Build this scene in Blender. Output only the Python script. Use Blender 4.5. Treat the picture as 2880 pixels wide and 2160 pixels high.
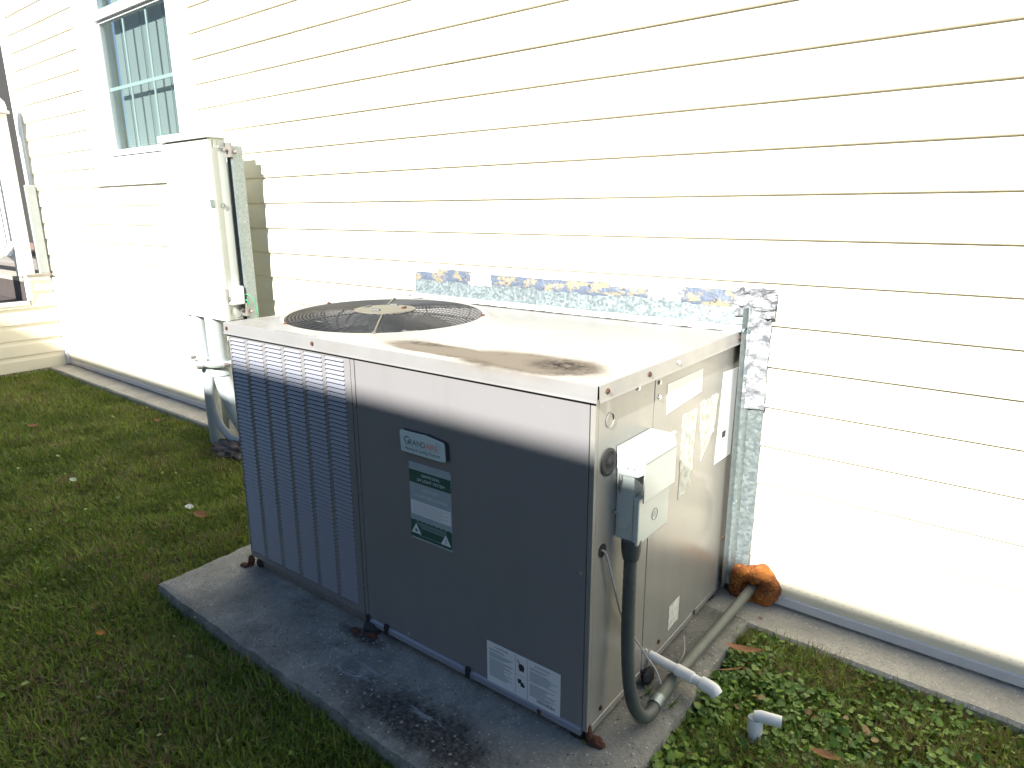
import bpy, bmesh, math, random
import numpy as np
from mathutils import Vector, Matrix, Euler, noise as mnoise
random.seed(7); rng = np.random.default_rng(11)
SC = bpy.context.scene; COL = SC.collection
for o in list(bpy.data.objects): bpy.data.objects.remove(o)

# ------------------------------------------------------------------ camera
def cam_axes(yaw, pitch, roll):
    f = Vector((-math.sin(yaw)*math.cos(pitch), math.cos(yaw)*math.cos(pitch), math.sin(pitch)))
    r = Vector((math.cos(yaw), math.sin(yaw), 0)); u = r.cross(f)
    return (math.cos(roll)*r+math.sin(roll)*u, -math.sin(roll)*r+math.cos(roll)*u, f)
cam = bpy.data.cameras.new('camera'); camo = bpy.data.objects.new('camera', cam); COL.objects.link(camo)
r_, u_, f_ = cam_axes(.6726, -.2541, -.0066)
M = Matrix((( r_.x, u_.x, -f_.x, .7073), (r_.y, u_.y, -f_.y, -1.1652), (r_.z, u_.z, -f_.z, 1.2482), (0, 0, 0, 1)))
camo.matrix_world = M
cam.sensor_width = 36; cam.lens = 23.81; cam.clip_end = 400; cam.clip_start = .02
SC.camera = camo

# ------------------------------------------------------------------ sky and sun
SUN_K, SUN_M = -.17, .730           # sun travels (k, 1, -m)
to_sun = Vector((-SUN_K, -1, SUN_M)).normalized()
W = bpy.data.worlds.new('World'); SC.world = W; W.use_nodes = True
nt = W.node_tree; bg = nt.nodes['Background']; sky = nt.nodes.new('ShaderNodeTexSky')
sky.sky_type = 'NISHITA'; sky.sun_disc = False
sky.sun_elevation = math.asin(to_sun.z); sky.sun_rotation = math.atan2(to_sun.x, to_sun.y)
sky.air_density = 1.0; sky.dust_density = .2; sky.ozone_density = 2.4
nt.links.new(sky.outputs[0], bg.inputs[0]); bg.inputs[1].default_value = .058
sun = bpy.data.lights.new('sun', 'SUN'); sun.energy = 5.0; sun.angle = math.radians(.53); sun.color = (1, .965, .90)
so = bpy.data.objects.new('sun', sun); COL.objects.link(so); so.location = (1, -8, 8)
so.rotation_euler = to_sun.to_track_quat('Z', 'Y').to_euler()
SC.view_settings.view_transform = 'Standard'; SC.view_settings.look = 'None'
SC.view_settings.gamma = 1; SC.view_settings.use_curve_mapping = False
SC.view_settings.exposure = 1.55
SC.render.engine = 'CYCLES'
SC.cycles.max_bounces = 8; SC.cycles.diffuse_bounces = 5; SC.cycles.sample_clamp_indirect = 6

# ------------------------------------------------------------------ helpers
class MB:
    def __init__(s): s.v = []; s.f = []; s.m = []; s.mi = 0
    def add(s, vs, fs):
        b = len(s.v); s.v += [tuple(v) for v in vs]; s.f += [tuple(b+i for i in f) for f in fs]; s.m += [s.mi]*len(fs); return s
    def box(s, x0, x1, y0, y1, z0, z1):
        vs = [(x0,y0,z0),(x1,y0,z0),(x1,y1,z0),(x0,y1,z0),(x0,y0,z1),(x1,y0,z1),(x1,y1,z1),(x0,y1,z1)]
        return s.add(vs, [(0,3,2,1),(4,5,6,7),(0,1,5,4),(1,2,6,5),(2,3,7,6),(3,0,4,7)])
    def prism(s, prof, axis, a, b):
        # prof = list of 2D points in the plane of the other two axes (y,z)|(x,z)|(x,y)
        n = len(prof); vs = []
        for t in (a, b):
            for p, q in prof: vs.append({0:(t,p,q),1:(p,t,q),2:(p,q,t)}[axis])
        fs = [(i,(i+1)%n,n+(i+1)%n,n+i) for i in range(n)]+[tuple(range(n))[::-1],tuple(range(n,2*n))]
        return s.add(vs, fs)
    def strip(s, prof, axis, a, b, n=1):
        vs = []
        for k in range(n+1):
            t = a+(b-a)*k/n
            for p, q in prof: vs.append({0:(t,p,q),1:(p,t,q),2:(p,q,t)}[axis])
        m = len(prof); fs = []
        for k in range(n):
            for i in range(m-1): fs.append((k*m+i,k*m+i+1,(k+1)*m+i+1,(k+1)*m+i))
        return s.add(vs, fs)
    def tube(s, pts, r, seg=12, caps=True, closed=False):
        pts = [Vector(p) for p in pts]; n = len(pts); rs = r if isinstance(r, (list, tuple)) else [r]*n
        vs = []; up = Vector((0,0,1)); prev = None
        for i, p in enumerate(pts):
            if closed: d = pts[(i+1)%n]-pts[i-1]
            else: d = pts[min(i+1,n-1)]-pts[max(i-1,0)]
            d.normalize()
            if prev is None:
                a = d.cross(up)
                if a.length < 1e-3: a = d.cross(Vector((1,0,0)))
            else: a = prev-d*prev.dot(d)
            a.normalize(); prev = a; b = d.cross(a)
            for k in range(seg):
                t = 2*math.pi*k/seg; vs.append(p+(a*math.cos(t)+b*math.sin(t))*rs[i])
        fs = []
        for i in range(n if closed else n-1):
            j = (i+1)%n
            for k in range(seg): fs.append((i*seg+k, i*seg+(k+1)%seg, j*seg+(k+1)%seg, j*seg+k))
        if caps and not closed: fs += [tuple(range(seg))[::-1], tuple((n-1)*seg+k for k in range(seg))]
        return s.add(vs, fs)
    def lathe(s, prof, c, axis='z', seg=32, cap=False):
        vs = []
        for r, h in prof:
            for k in range(seg):
                t = 2*math.pi*k/seg; a, b = r*math.cos(t), r*math.sin(t)
                vs.append({'z':(c[0]+a,c[1]+b,c[2]+h),'x':(c[0]+h,c[1]+a,c[2]+b),'y':(c[0]+b,c[1]+h,c[2]+a)}[axis])
        fs = []
        for i in range(len(prof)-1):
            for k in range(seg): fs.append((i*seg+k, i*seg+(k+1)%seg, (i+1)*seg+(k+1)%seg, (i+1)*seg+k))
        if cap: fs += [tuple(range(seg))[::-1], tuple((len(prof)-1)*seg+k for k in range(seg))]
        return s.add(vs, fs)
    def build(s, name, mats, parent=None, smooth=False, bevel=0, loc=None):
        me = bpy.data.meshes.new(name); me.from_pydata(s.v, [], s.f); 
        for m in (mats if isinstance(mats, (list, tuple)) else [mats]): me.materials.append(m)
        me.polygons.foreach_set('material_index', s.m)
        if bevel or True:
            bm = bmesh.new(); bm.from_mesh(me); bmesh.ops.recalc_face_normals(bm, faces=bm.faces)
            if bevel:
                es = [e for e in bm.edges if len(e.link_faces) == 2 and e.calc_face_angle(0) > .6]
                bmesh.ops.bevel(bm, geom=es, offset=bevel, segments=2, profile=.6, affect='EDGES', clamp_overlap=True)
            bm.to_mesh(me); bm.free()
        if smooth: me.shade_smooth(); me.set_sharp_from_angle(angle=math.radians(40))
        o = bpy.data.objects.new(name, me); COL.objects.link(o)
        if parent: o.parent = parent
        if loc: o.location = loc
        return o
def tag(o, label=None, cat=None, group=None, kind=None):
    if label: o['label'] = label
    if cat: o['category'] = cat
    if group: o['group'] = group
    if kind: o['kind'] = kind
    return o
def thing(name, label, cat, loc=(0,0,0), rot=(0,0,0), group=None):
    o = bpy.data.objects.new(name, None); COL.objects.link(o); o.empty_display_size = .1
    o.location = loc; o.rotation_euler = rot; return tag(o, label, cat, group)
def copy_of(o, parent=None, loc=None, scale=None, rot=None):
    c = o.copy(); COL.objects.link(c)
    if parent is not None: c.parent = parent
    if loc: c.location = loc
    if scale: c.scale = scale
    if rot: c.rotation_euler = rot
    return c

# ------------------------------------------------------------------ materials
def mat(name, col, rough=.6, metal=0, var=.0, vscale=8, bump=0, bscale=60, col2=None, c2lo=.45, c2hi=.65, c2scale=6, spec=.5, coat=0, detail=6, bdist=.002):
    m = bpy.data.materials.new(name); m.use_nodes = True; t = m.node_tree; N = t.nodes; L = t.links
    b = N['Principled BSDF']; b.inputs['Roughness'].default_value = rough; b.inputs['Metallic'].default_value = metal
    b.inputs['Specular IOR Level'].default_value = spec; b.inputs['Coat Weight'].default_value = coat; b.inputs['Coat Roughness'].default_value = .2
    tc = N.new('ShaderNodeTexCoord'); c = (*col, 1)
    rgb = N.new('ShaderNodeRGB'); rgb.outputs[0].default_value = c; out = rgb.outputs[0]
    def nz(scale, det=detail, ro=.6):
        n = N.new('ShaderNodeTexNoise'); n.inputs['Scale'].default_value = scale; n.inputs['Detail'].default_value = det; n.inputs['Roughness'].default_value = ro
        L.new(tc.outputs['Object'], n.inputs['Vector']); return n.outputs['Fac']
    if col2:
        r = N.new('ShaderNodeMapRange'); r.inputs[1].default_value = c2lo; r.inputs[2].default_value = c2hi; L.new(nz(c2scale), r.inputs[0])
        mx = N.new('ShaderNodeMix'); mx.data_type = 'RGBA'; mx.inputs[7].default_value = (*col2, 1); L.new(r.outputs[0], mx.inputs[0]); L.new(out, mx.inputs[6]); out = mx.outputs[2]
    if var:
        r = N.new('ShaderNodeMapRange'); r.inputs[1].default_value = .25; r.inputs[2].default_value = .75; r.inputs[3].default_value = 1-var; r.inputs[4].default_value = 1+var; L.new(nz(vscale), r.inputs[0])
        mx = N.new('ShaderNodeVectorMath'); mx.operation = 'SCALE'; L.new(out, mx.inputs[0]); L.new(r.outputs[0], mx.inputs['Scale']); out = mx.outputs[0]
    L.new(out, b.inputs['Base Color'])
    if bump:
        bp = N.new('ShaderNodeBump'); bp.inputs['Strength'].default_value = bump; bp.inputs['Distance'].default_value = bdist
        L.new(nz(bscale), bp.inputs['Height']); L.new(bp.outputs[0], b.inputs['Normal'])
    return m
class G:   # small node-expression helper for the special materials
    def __init__(s, m): s.m = m; s.t = m.node_tree; s.N = s.t.nodes; s.L = s.t.links; s.b = s.N['Principled BSDF']; s.tc = s.N.new('ShaderNodeTexCoord').outputs['Object']
    def val(s, inp, v):
        if isinstance(v, (int, float)): inp.default_value = v
        elif isinstance(v, tuple): inp.default_value = v
        else: s.L.new(v, inp)
    def m2(s, op, a, b=0.0, c=0.0):
        n = s.N.new('ShaderNodeMath'); n.operation = op; s.val(n.inputs[0], a); s.val(n.inputs[1], b); s.val(n.inputs[2], c); return n.outputs[0]
    def noise(s, scale, det=6, ro=.6, vec=None, dist=0):
        n = s.N.new('ShaderNodeTexNoise'); n.inputs['Scale'].default_value = scale; n.inputs['Detail'].default_value = det; n.inputs['Roughness'].default_value = ro; n.inputs['Distortion'].default_value = dist
        s.L.new(vec or s.tc, n.inputs['Vector']); return n.outputs['Fac']
    def rng(s, v, a, b, c=0., d=1.):
        n = s.N.new('ShaderNodeMapRange'); s.val(n.inputs[0], v); n.inputs[1].default_value = a; n.inputs[2].default_value = b; n.inputs[3].default_value = c; n.inputs[4].default_value = d; return n.outputs[0]
    def mix(s, f, a, b):
        n = s.N.new('ShaderNodeMix'); n.data_type = 'RGBA'; s.val(n.inputs[0], f)
        s.val(n.inputs[6], (*a, 1) if isinstance(a, tuple) else a); s.val(n.inputs[7], (*b, 1) if isinstance(b, tuple) else b); return n.outputs[2]
    def xyz(s):
        n = s.N.new('ShaderNodeSeparateXYZ'); s.L.new(s.tc, n.inputs[0]); return n.outputs
    def scale(s, v):
        n = s.N.new('ShaderNodeMapping'); n.inputs['Scale'].default_value = v; s.L.new(s.tc, n.inputs[0]); return n.outputs[0]
    def vor(s, scale, feat='F1', out='Distance', vec=None):
        n = s.N.new('ShaderNodeTexVoronoi'); n.feature = feat; n.inputs['Scale'].default_value = scale; s.L.new(vec or s.tc, n.inputs['Vector']); return n.outputs[out]
    def bump(s, h, st, dist=.002):
        n = s.N.new('ShaderNodeBump'); n.inputs['Strength'].default_value = st; n.inputs['Distance'].default_value = dist; s.L.new(h, n.inputs['Height']); s.L.new(n.outputs[0], s.b.inputs['Normal'])
    def blob(s, X, Y, cx, cy, rx, ry, nz, amt=.5):      # soft-edged irregular patch mask
        dx = s.m2('DIVIDE', s.m2('SUBTRACT', X, cx), rx); dy = s.m2('DIVIDE', s.m2('SUBTRACT', Y, cy), ry)
        d = s.m2('SQRT', s.m2('ADD', s.m2('MULTIPLY', dx, dx), s.m2('MULTIPLY', dy, dy)))
        return s.m2('ADD', d, s.m2('MULTIPLY', s.m2('SUBTRACT', nz, .5), amt))
MT = {}
MT['siding'] = mat('vinyl_siding', (.80, .748, .61), .42, var=.03, vscale=3, bump=.06, bscale=220)
MT['white'] = mat('white_vinyl_trim', (.80, .81, .82), .35, var=.02)
MT['whitepaint'] = mat('white_paint', (.80, .80, .78), .45, var=.03)
MT['starter'] = mat('grey_white_starter_trim', (.62, .62, .65), .4, var=.05, vscale=20)
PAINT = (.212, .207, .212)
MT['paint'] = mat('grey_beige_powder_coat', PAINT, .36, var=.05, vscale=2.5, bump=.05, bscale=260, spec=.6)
MT['side'] = mat('side_paint_wall_bounce', (.33, .32, .295), .27, var=.05, vscale=3, bump=.10, bscale=9, bdist=.004, spec=.8)  # cabinet paint made lighter and warmer for light bounced off the wall
MT['sideSpec'] = MT['side']
MT['slat'] = mat('louver_paint_sky_tint', (.24, .25, .29), .3, var=.04, vscale=4, spec=.7)  # cabinet paint tinted blue, sky light on the slats put into the colour
MT['dark'] = mat('dark_interior', (.012, .012, .014), .8)
MT['coil'] = mat('condenser_coil_dark', (.02, .02, .024), .7, bump=.5, bscale=300)
MT['wire'] = mat('black_coated_wire', (.03, .032, .034), .5)
MT['fanmetal'] = mat('fan_blade_aluminium', (.55, .56, .58), .45, metal=.2, var=.15, vscale=10)
MT['hub'] = mat('faded_beige_hub', (.12, .114, .09), .7, var=.15, vscale=30)
MT['well'] = mat('fan_shroud_grey', (.075, .08, .082), .6, var=.2, vscale=10)
MT['rust'] = mat('rust', (.085, .032, .019), .9, var=.35, vscale=120, bump=.5, bscale=200)
MT['screw'] = mat('zinc_screw', (.55, .55, .55), .35, metal=.8)
MT['label'] = mat('white_label_paper', (.74, .76, .76), .55, var=.03)
MT['labelgrey'] = mat('grey_label_film', (.36, .42, .44), .5, var=.05, vscale=40)
MT['badge'] = mat('silver_badge_face', (.55, .66, .66), .4, var=.04)
MT['green'] = mat('dark_green_print', (.035, .10, .075), .5)
MT['ink'] = mat('black_ink', (.03, .035, .04), .6)
MT['inkgrey'] = mat('faded_grey_ink', (.20, .25, .27), .6)
MT['orange'] = mat('orange_ink', (.75, .20, .06), .6)
MT['pink'] = mat('pink_ink', (.55, .25, .28), .6)
MT['greytextline'] = mat('pale_grey_print', (.30, .34, .36), .6)
MT['discon'] = mat('pale_grey_enamel', (.47, .52, .50), .38, var=.05, vscale=12, spec=.6)
MT['meter'] = mat('pale_grey_meter_enamel', (.62, .65, .60), .4, var=.04, vscale=6)
MT['conduitpvc'] = mat('grey_pvc_conduit', (.40, .44, .44), .45, var=.08, vscale=14)
MT['flex'] = mat('dark_grey_flex_conduit', (.070, .080, .076), .5, var=.15, vscale=30)
MT['rigid'] = mat('grey_green_pvc_pipe', (.155, .165, .135), .55, var=.18, vscale=25)
MT['pvc'] = mat('white_pvc', (.82, .815, .80), .35, var=.04, vscale=20)
MT['cable'] = mat('pale_cable', (.38, .37, .37), .5)
MT['greenwire'] = mat('green_wire', (.02, .30, .12), .5)
MT['blacktape'] = mat('black_rubber', (.022, .022, .024), .7, var=.3, vscale=40)
MT['porchdark'] = mat('porch_shade_dark', (.028, .026, .025), .8, var=.1)  # near-black: shade of the covered porch put into the colour
MT['stepbrown'] = mat('brown_stained_decking', (.060, .048, .045), .75, var=.25, vscale=20)
MT['deckgrey'] = mat('weathered_tread_board', (.34, .31, .27), .8, var=.2, vscale=20)
MT['brickbrown'] = mat('brown_beam', (.17, .11, .09), .8, var=.2)
MT['roof'] = mat('asphalt_shingle', (.06, .055, .055), .9, var=.25, vscale=40)
MT['neigh'] = mat('neighbour_siding_dark', (.07, .068, .07), .7, var=.05)  # unseen wall, colour darkened to cut warm light bounced onto the unit
MT['tape_knock'] = mat('aged_steel', (.30, .28, .26), .5, metal=.5, var=.2, vscale=60)

# galvanised sheet with spangle
m = mat('galvanised_sheet', (.42, .50, .52), .38, metal=.55); g = G(m)
sp = g.vor(120, out='Color'); n = g.N.new('ShaderNodeSeparateColor'); g.L.new(sp, n.inputs[0])
c = g.mix(g.rng(n.outputs[0], .1, 1.0), (.20, .24, .245), (.28, .325, .325)); c = g.mix(g.rng(g.noise(60, 3), .68, .75), c, (.60, .64, .64)); g.L.new(c, g.b.inputs['Base Color'])
g.L.new(g.rng(n.outputs[0], 0, 1, .28, .5), g.b.inputs['Roughness']); g.bump(g.noise(40), .12); MT['galv'] = m
# crumpled foil tape
m = mat('crumpled_foil_tape', (.62, .64, .66), .38, metal=.35); g = G(m)
h = g.m2('ADD', g.noise(38, 8, .7, dist=1.2), g.vor(30, 'DISTANCE_TO_EDGE')); g.bump(h, .8, .006)
c = g.mix(g.rng(g.noise(30, 6), .42, .6), (.42, .435, .45), (.20, .21, .23)); g.L.new(c, g.b.inputs['Base Color']); MT['foil'] = m
# old mastic / tape strip: slate blue with cream residue
m = mat('weathered_mastic_tape', (.3, .35, .45), .5, metal=.2); g = G(m)
c = g.mix(g.rng(g.noise(14, 8, .7, vec=g.scale((1, 1, 2.2))), .50, .56), (.105, .13, .18), (.27, .235, .16)); c = g.mix(g.rng(g.noise(45, 6), .62, .68), c, (.05, .06, .085))
g.L.new(c, g.b.inputs['Base Color']); g.bump(g.noise(50, 8), .7, .006); MT['mastic'] = m
# torn label residue
m = mat('torn_label_residue', (.6, .6, .52), .6); g = G(m)
c = g.mix(g.rng(g.noise(38, 8, .75), .46, .60), (.66, .68, .64), (.40, .39, .34)); g.L.new(c, g.b.inputs['Base Color']); MT['torn'] = m
# expanding foam
m = mat('orange_expanding_foam', (.42, .12, .02), .75); g = G(m)
c = g.mix(g.rng(g.noise(22, 6), .40, .62), (.19, .055, .015), (.56, .19, .03)); c = g.mix(g.rng(g.noise(90, 4), .64, .72), c, (.70, .36, .12))
g.L.new(c, g.b.inputs['Base Color']); g.bump(g.m2('ADD', g.noise(90, 8, .75), g.vor(110)), 1.0, .008); g.b.inputs['Subsurface Weight'].default_value = .05; MT['foam'] = m
# cap lid: paint with a dirty puddle stain (object space of the unit)
m = mat('lid_paint', (.200, .198, .196), .27, spec=.9, coat=.35); g = G(m); X, Y, Z = g.xyz()
n1 = g.noise(7, 6); n2 = g.noise(38, 10, .78); n3 = g.noise(16, 8, .7)
d = g.m2('MINIMUM', g.blob(X, Y, -.25, .095, .21, .115, n1, .7), g.blob(X, Y, -.53, .085, .23, .060, n1, .8))
top = g.rng(Z, .872, .890)
tan_ = g.m2('MULTIPLY', g.rng(d, 1.05, .75), top)
c = g.mix(g.m2('MULTIPLY', tan_, .8), (.200, .198, .196), (.120, .102, .080))
c = g.mix(g.m2('MULTIPLY', g.m2('MULTIPLY', g.rng(d, 1.45, .95), top), .35), c, (.17, .14, .10))
rim = g.m2('MULTIPLY', g.rng(g.m2('ABSOLUTE', g.m2('SUBTRACT', d, .78)), .22, .0), g.rng(n3, .42, .62))
d2 = g.blob(X, Y, -.165, .115, .085, .055, n1, .5); dk = g.m2('MULTIPLY', g.rng(d2, 1.3, .5), 1.0)
d3 = g.blob(X, Y, -.63, .13, .10, .03, n1, .5); dk = g.m2('MAXIMUM', dk, g.m2('MULTIPLY', g.rng(d3, 1.3, .4), .9))
dk = g.m2('MULTIPLY', g.m2('MAXIMUM', dk, g.m2('MULTIPLY', rim, .9)), g.m2('MULTIPLY', top, g.rng(n2, .36, .56)))
c = g.mix(dk, c, (.02, .014, .013))
streak = g.noise(3.0, 8, .7, vec=g.scale((1, 1, 9)))
c = g.mix(g.m2('MULTIPLY', g.rng(g.noise(5, 8, .7), .5, .75), .18), c, (.17, .155, .12)); g.L.new(c, g.b.inputs['Base Color'])
g.L.new(g.rng(g.m2('ADD', tan_, g.noise(9)), .3, 1.2, .27, .95), g.b.inputs['Roughness']); g.L.new(g.m2('MULTIPLY', g.m2('SUBTRACT', 1.0, tan_), .35), g.b.inputs['Coat Weight']); g.L.new(g.m2('SUBTRACT', .9, g.m2('MULTIPLY', tan_, .75)), g.b.inputs['Specular IOR Level']); g.bump(g.noise(5, 3), .15, .01); MT['lid'] = m
# front paint with faint scratches and grime toward specks
for key, base in (('paint', PAINT),):
    m = MT[key]; g = G(m)
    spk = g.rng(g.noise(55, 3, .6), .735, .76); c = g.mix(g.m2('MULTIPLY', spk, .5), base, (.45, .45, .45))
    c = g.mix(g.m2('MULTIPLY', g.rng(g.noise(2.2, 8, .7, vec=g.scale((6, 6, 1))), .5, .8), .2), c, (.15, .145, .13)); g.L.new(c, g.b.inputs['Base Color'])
m = MT['side']; g = G(m)
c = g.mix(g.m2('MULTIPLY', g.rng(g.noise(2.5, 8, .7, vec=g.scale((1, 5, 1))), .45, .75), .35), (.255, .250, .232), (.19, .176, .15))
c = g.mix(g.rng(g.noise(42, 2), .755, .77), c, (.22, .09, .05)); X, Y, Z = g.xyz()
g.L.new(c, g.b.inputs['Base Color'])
# concrete pad: aggregate speckle, mildew, pale scuffs
def concrete(name, base, pad):
    m = mat(name, base, .85); g = G(m); X, Y, Z = g.xyz()
    c = g.mix(g.rng(g.noise(6, 8, .7), .35, .7), tuple(v*.72 for v in base), tuple(v*1.12 for v in base))
    c = g.mix(g.rng(g.noise(130, 4, .8), .34, .54), tuple(v*.6 for v in base), c)
    c = g.mix(g.rng(g.vor(60), .16, .10), c, tuple(min(.75, v*1.9) for v in base))
    if pad:
        c = g.mix(g.m2('MULTIPLY', g.rng(g.noise(3.5, 9, .75), .42, .60), .6), c, (.12, .125, .12)); c = g.mix(g.m2('MULTIPLY', g.rng(g.noise(11, 9, .8), .52, .66), .6), c, (.09, .088, .08)); c = g.mix(g.m2('MULTIPLY', g.rng(g.noise(8, 9, .8, dist=.8), .58, .68), .55), c, (.52, .51, .47))
        n = g.noise(9, 8, .75)
        d = g.m2('MINIMUM', g.blob(X, Y, -.36, -.20, .30, .10, n, 1.7), g.blob(X, Y, -.76, -.05, .10, .03, n, 1.4))
        c = g.mix(g.m2('MULTIPLY', g.rng(d, 1.1, .5), g.rng(g.noise(70, 6, .8), .38, .56, .45, .95)), c, (.012, .012, .011))
        c = g.mix(g.m2('MULTIPLY', g.rng(g.noise(5, 6, .7, vec=g.scale((1, 3.5, 1)), dist=1.5), .62, .68), .55), c, (.46, .48, .52))
        c = g.mix(g.rng(g.vor(34), .17, .12), c, (.34, .31, .27))
        c = g.mix(g.m2('MULTIPLY', g.rng(g.vor(48), .16, .10), g.rng(g.noise(12), .45, .55)), c, (.03, .028, .025))
    g.L.new(c, g.b.inputs['Base Color']); h = g.m2('ADD', g.noise(160, 6, .8), g.noise(20, 6)); g.bump(h, .75, .006); return m
MT['pad'] = concrete('pad_concrete', (.38, .37, .325), True)
MT['slab'] = concrete('foundation_concrete', (.56, .53, .46), False)
# lawn soil
m = mat('soil_and_thatch', (.04, .05, .02), .95); g = G(m)
c = g.mix(g.rng(g.noise(8, 8), .4, .6), (.030, .042, .012), (.062, .052, .025)); g.L.new(c, g.b.inputs['Base Color']); g.bump(g.noise(60, 8), 1, .02); MT['soil'] = m
# foliage with per-face colour attribute
def foliage(name, rough=.55, trans=.25):
    m = mat(name, (.06, .1, .03), rough); g = G(m); a = g.N.new('ShaderNodeVertexColor'); a.layer_name = 'Col'
    g.L.new(a.outputs[0], g.b.inputs['Base Color']); g.b.inputs['Specular IOR Level'].default_value = .35
    tr = g.N.new('ShaderNodeBsdfTranslucent'); g.L.new(a.outputs[0], tr.inputs[0]); ms = g.N.new('ShaderNodeMixShader'); ms.inputs[0].default_value = trans
    g.L.new(g.b.outputs[0], ms.inputs[1]); g.L.new(tr.outputs[0], ms.inputs[2]); g.L.new(ms.outputs[0], g.N['Material Output'].inputs[0]); return m
MT['grass'] = foliage('grass_blades', .5, .35); MT['weed'] = foliage('weed_leaves', .42, .2)
# window glass: tinted, mostly see-through with reflection
m = bpy.data.materials.new('window_glass'); m.use_nodes = True; t = m.node_tree; t.nodes.remove(t.nodes['Principled BSDF'])
tr = t.nodes.new('ShaderNodeBsdfTransparent'); tr.inputs[0].default_value = (.78, .83, .83, 1); gl = t.nodes.new('ShaderNodeBsdfGlossy'); gl.inputs['Roughness'].default_value = .03
lw = t.nodes.new('ShaderNodeLayerWeight'); lw.inputs[0].default_value = .5; pw = t.nodes.new('ShaderNodeMath'); pw.operation = 'POWER'; pw.inputs[1].default_value = 4; t.links.new(lw.outputs['Facing'], pw.inputs[0]); fr = t.nodes.new('ShaderNodeMath'); fr.operation = 'MULTIPLY_ADD'; fr.inputs[1].default_value = .25; fr.inputs[2].default_value = .04; t.links.new(pw.outputs[0], fr.inputs[0]); ms = t.nodes.new('ShaderNodeMixShader')
t.links.new(fr.outputs[0], ms.inputs[0]); t.links.new(tr.outputs[0], ms.inputs[1]); t.links.new(gl.outputs[0], ms.inputs[2]); t.links.new(ms.outputs[0], t.nodes['Material Output'].inputs[0]); MT['glass'] = m
MT['blind'] = mat('blind_slat', (.58, .60, .58), .6, var=.03); MT['muntin'] = mat('pale_green_muntin', (.60, .66, .62), .5)
MT['leafdry'] = mat('dry_leaf', (.24, .11, .045), .8, var=.3, vscale=60); MT['leafpale'] = mat('pale_leaf', (.50, .55, .34), .7, var=.15, vscale=60)
MT['petal'] = mat('white_petal', (.62, .64, .62), .7); MT['leaforange'] = mat('orange_leaf', (.45, .17, .03), .8, var=.2, vscale=60)
MT['debris'] = mat('leaf_litter', (.10, .085, .08), .9, var=.5, vscale=25, bump=.8, bscale=50)
MT['blueplastic'] = mat('blue_tag', (.16, .30, .52), .5)

# ------------------------------------------------------------------ ground
YW = .9121; GZ = -.055
def n3(x, y, s, seed=0): return mnoise.noise(Vector((x*s, y*s, seed*7.3)))
def gheight(x, y): return GZ + .010*n3(x, y, 1.7) + .006*n3(x, y, 6, 3)
me = MB(); nx, ny = 150, 70; x0, x1, y0, y1 = -6.4, 1.6, -2.3, .76; vs = []
for j in range(ny+1):
    for i in range(nx+1):
        x = x0+(x1-x0)*i/nx; y = y0+(y1-y0)*j/ny
        e = min(1, (x-x0)/.5, (x1-x)/.5, (y-y0)/.5)
        vs.append((x, y, GZ-.012*(1-e)-(.01) + (gheight(x, y)-GZ)*e))
me.add(vs, [(j*(nx+1)+i, j*(nx+1)+i+1, (j+1)*(nx+1)+i+1, (j+1)*(nx+1)+i) for j in range(ny) for i in range(nx)])
me.build('lawn_soil', MT['soil'], smooth=True)['kind'] = 'structure'
g_ = MB(); g_.add([(-120,-120,GZ-.034),(120,-120,GZ-.034),(120,120,GZ-.034),(-120,120,GZ-.034)], [(0,1,2,3)])
g_.build('ground', MT['soil'])['kind'] = 'structure'
# foundation slab ledge along the wall
SY = .742; sb = MB(); n = 260; prof_n = 4; vs = []
for i in range(n+1):
    x = -5.80+9.0*i/n; w = .004*n3(x, 0, 9, 1)+.003*n3(x, 0, 30, 2); zz = -.012+.002*n3(x, 0, 4, 5)
    vs += [(x, SY+.004+w*.5, -.16), (x, SY+w, zz-.010), (x, SY+.008+w, zz), (x, YW+.05, zz)]
sb.add(vs, [(i*4+k, (i+1)*4+k, (i+1)*4+k+1, i*4+k+1) for i in range(n) for k in range(3)])
sb.build('foundation_slab', MT['slab'], smooth=True)['kind'] = 'structure'
# equipment pad, chipped along its front
pb = MB(); nX, nY = 120, 60; px0, px1, py0, py1 = -1.556, .125, -.2935, .741; vs = []
def padpt(i, j, z):
    x = px0+(px1-px0)*i/nX; y = py0+(py1-py0)*j/nY
    y += (.004*n3(x, 0, 18, 8)+.006*n3(x, 1, 5, 9)) * (1-j/nY)
    x += .006*n3(0, y, 14, 4)*(1 if i in (0, nX) else 0) + (.02*n3(0, y, 5, 6) if i == nX else 0)
    if i == 0: x -= .03*max(0, min(1, (y+.29)/.5))*1.0
    return (x, y, z+.0012*n3(x, y, 25, 2)-(.006 if j == 0 or i in (0, nX) else 0)*(1+.8*n3(x, y, 20, 1)))
for j in range(nY+1):
    for i in range(nX+1): vs.append(padpt(i, j, 0))
fs = [(j*(nX+1)+i, j*(nX+1)+i+1, (j+1)*(nX+1)+i+1, (j+1)*(nX+1)+i) for j in range(nY) for i in range(nX)]
ring = [i for i in range(nX+1)]+[j*(nX+1)+nX for j in range(1, nY+1)]+[nY*(nX+1)+i for i in range(nX-1, -1, -1)]+[j*(nX+1) for j in range(nY-1, 0, -1)]
b = len(vs)
for k in ring:
    x, y, z = vs[k]; o = .006+.005*n3(x, y, 22, 7); cx = -.012 if x < px0+.1 else .012 if x > px1-.1 else 0; vs.append((x+(-o if x < -1.5 else o if x > .05 else 0), y-(o if y < -.2 else 0), -.03))
for k in ring: x, y, z = vs[k]; vs.append((x, y+.008*(1 if y < -.2 else 0), -.15))
R_ = len(ring)
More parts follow.
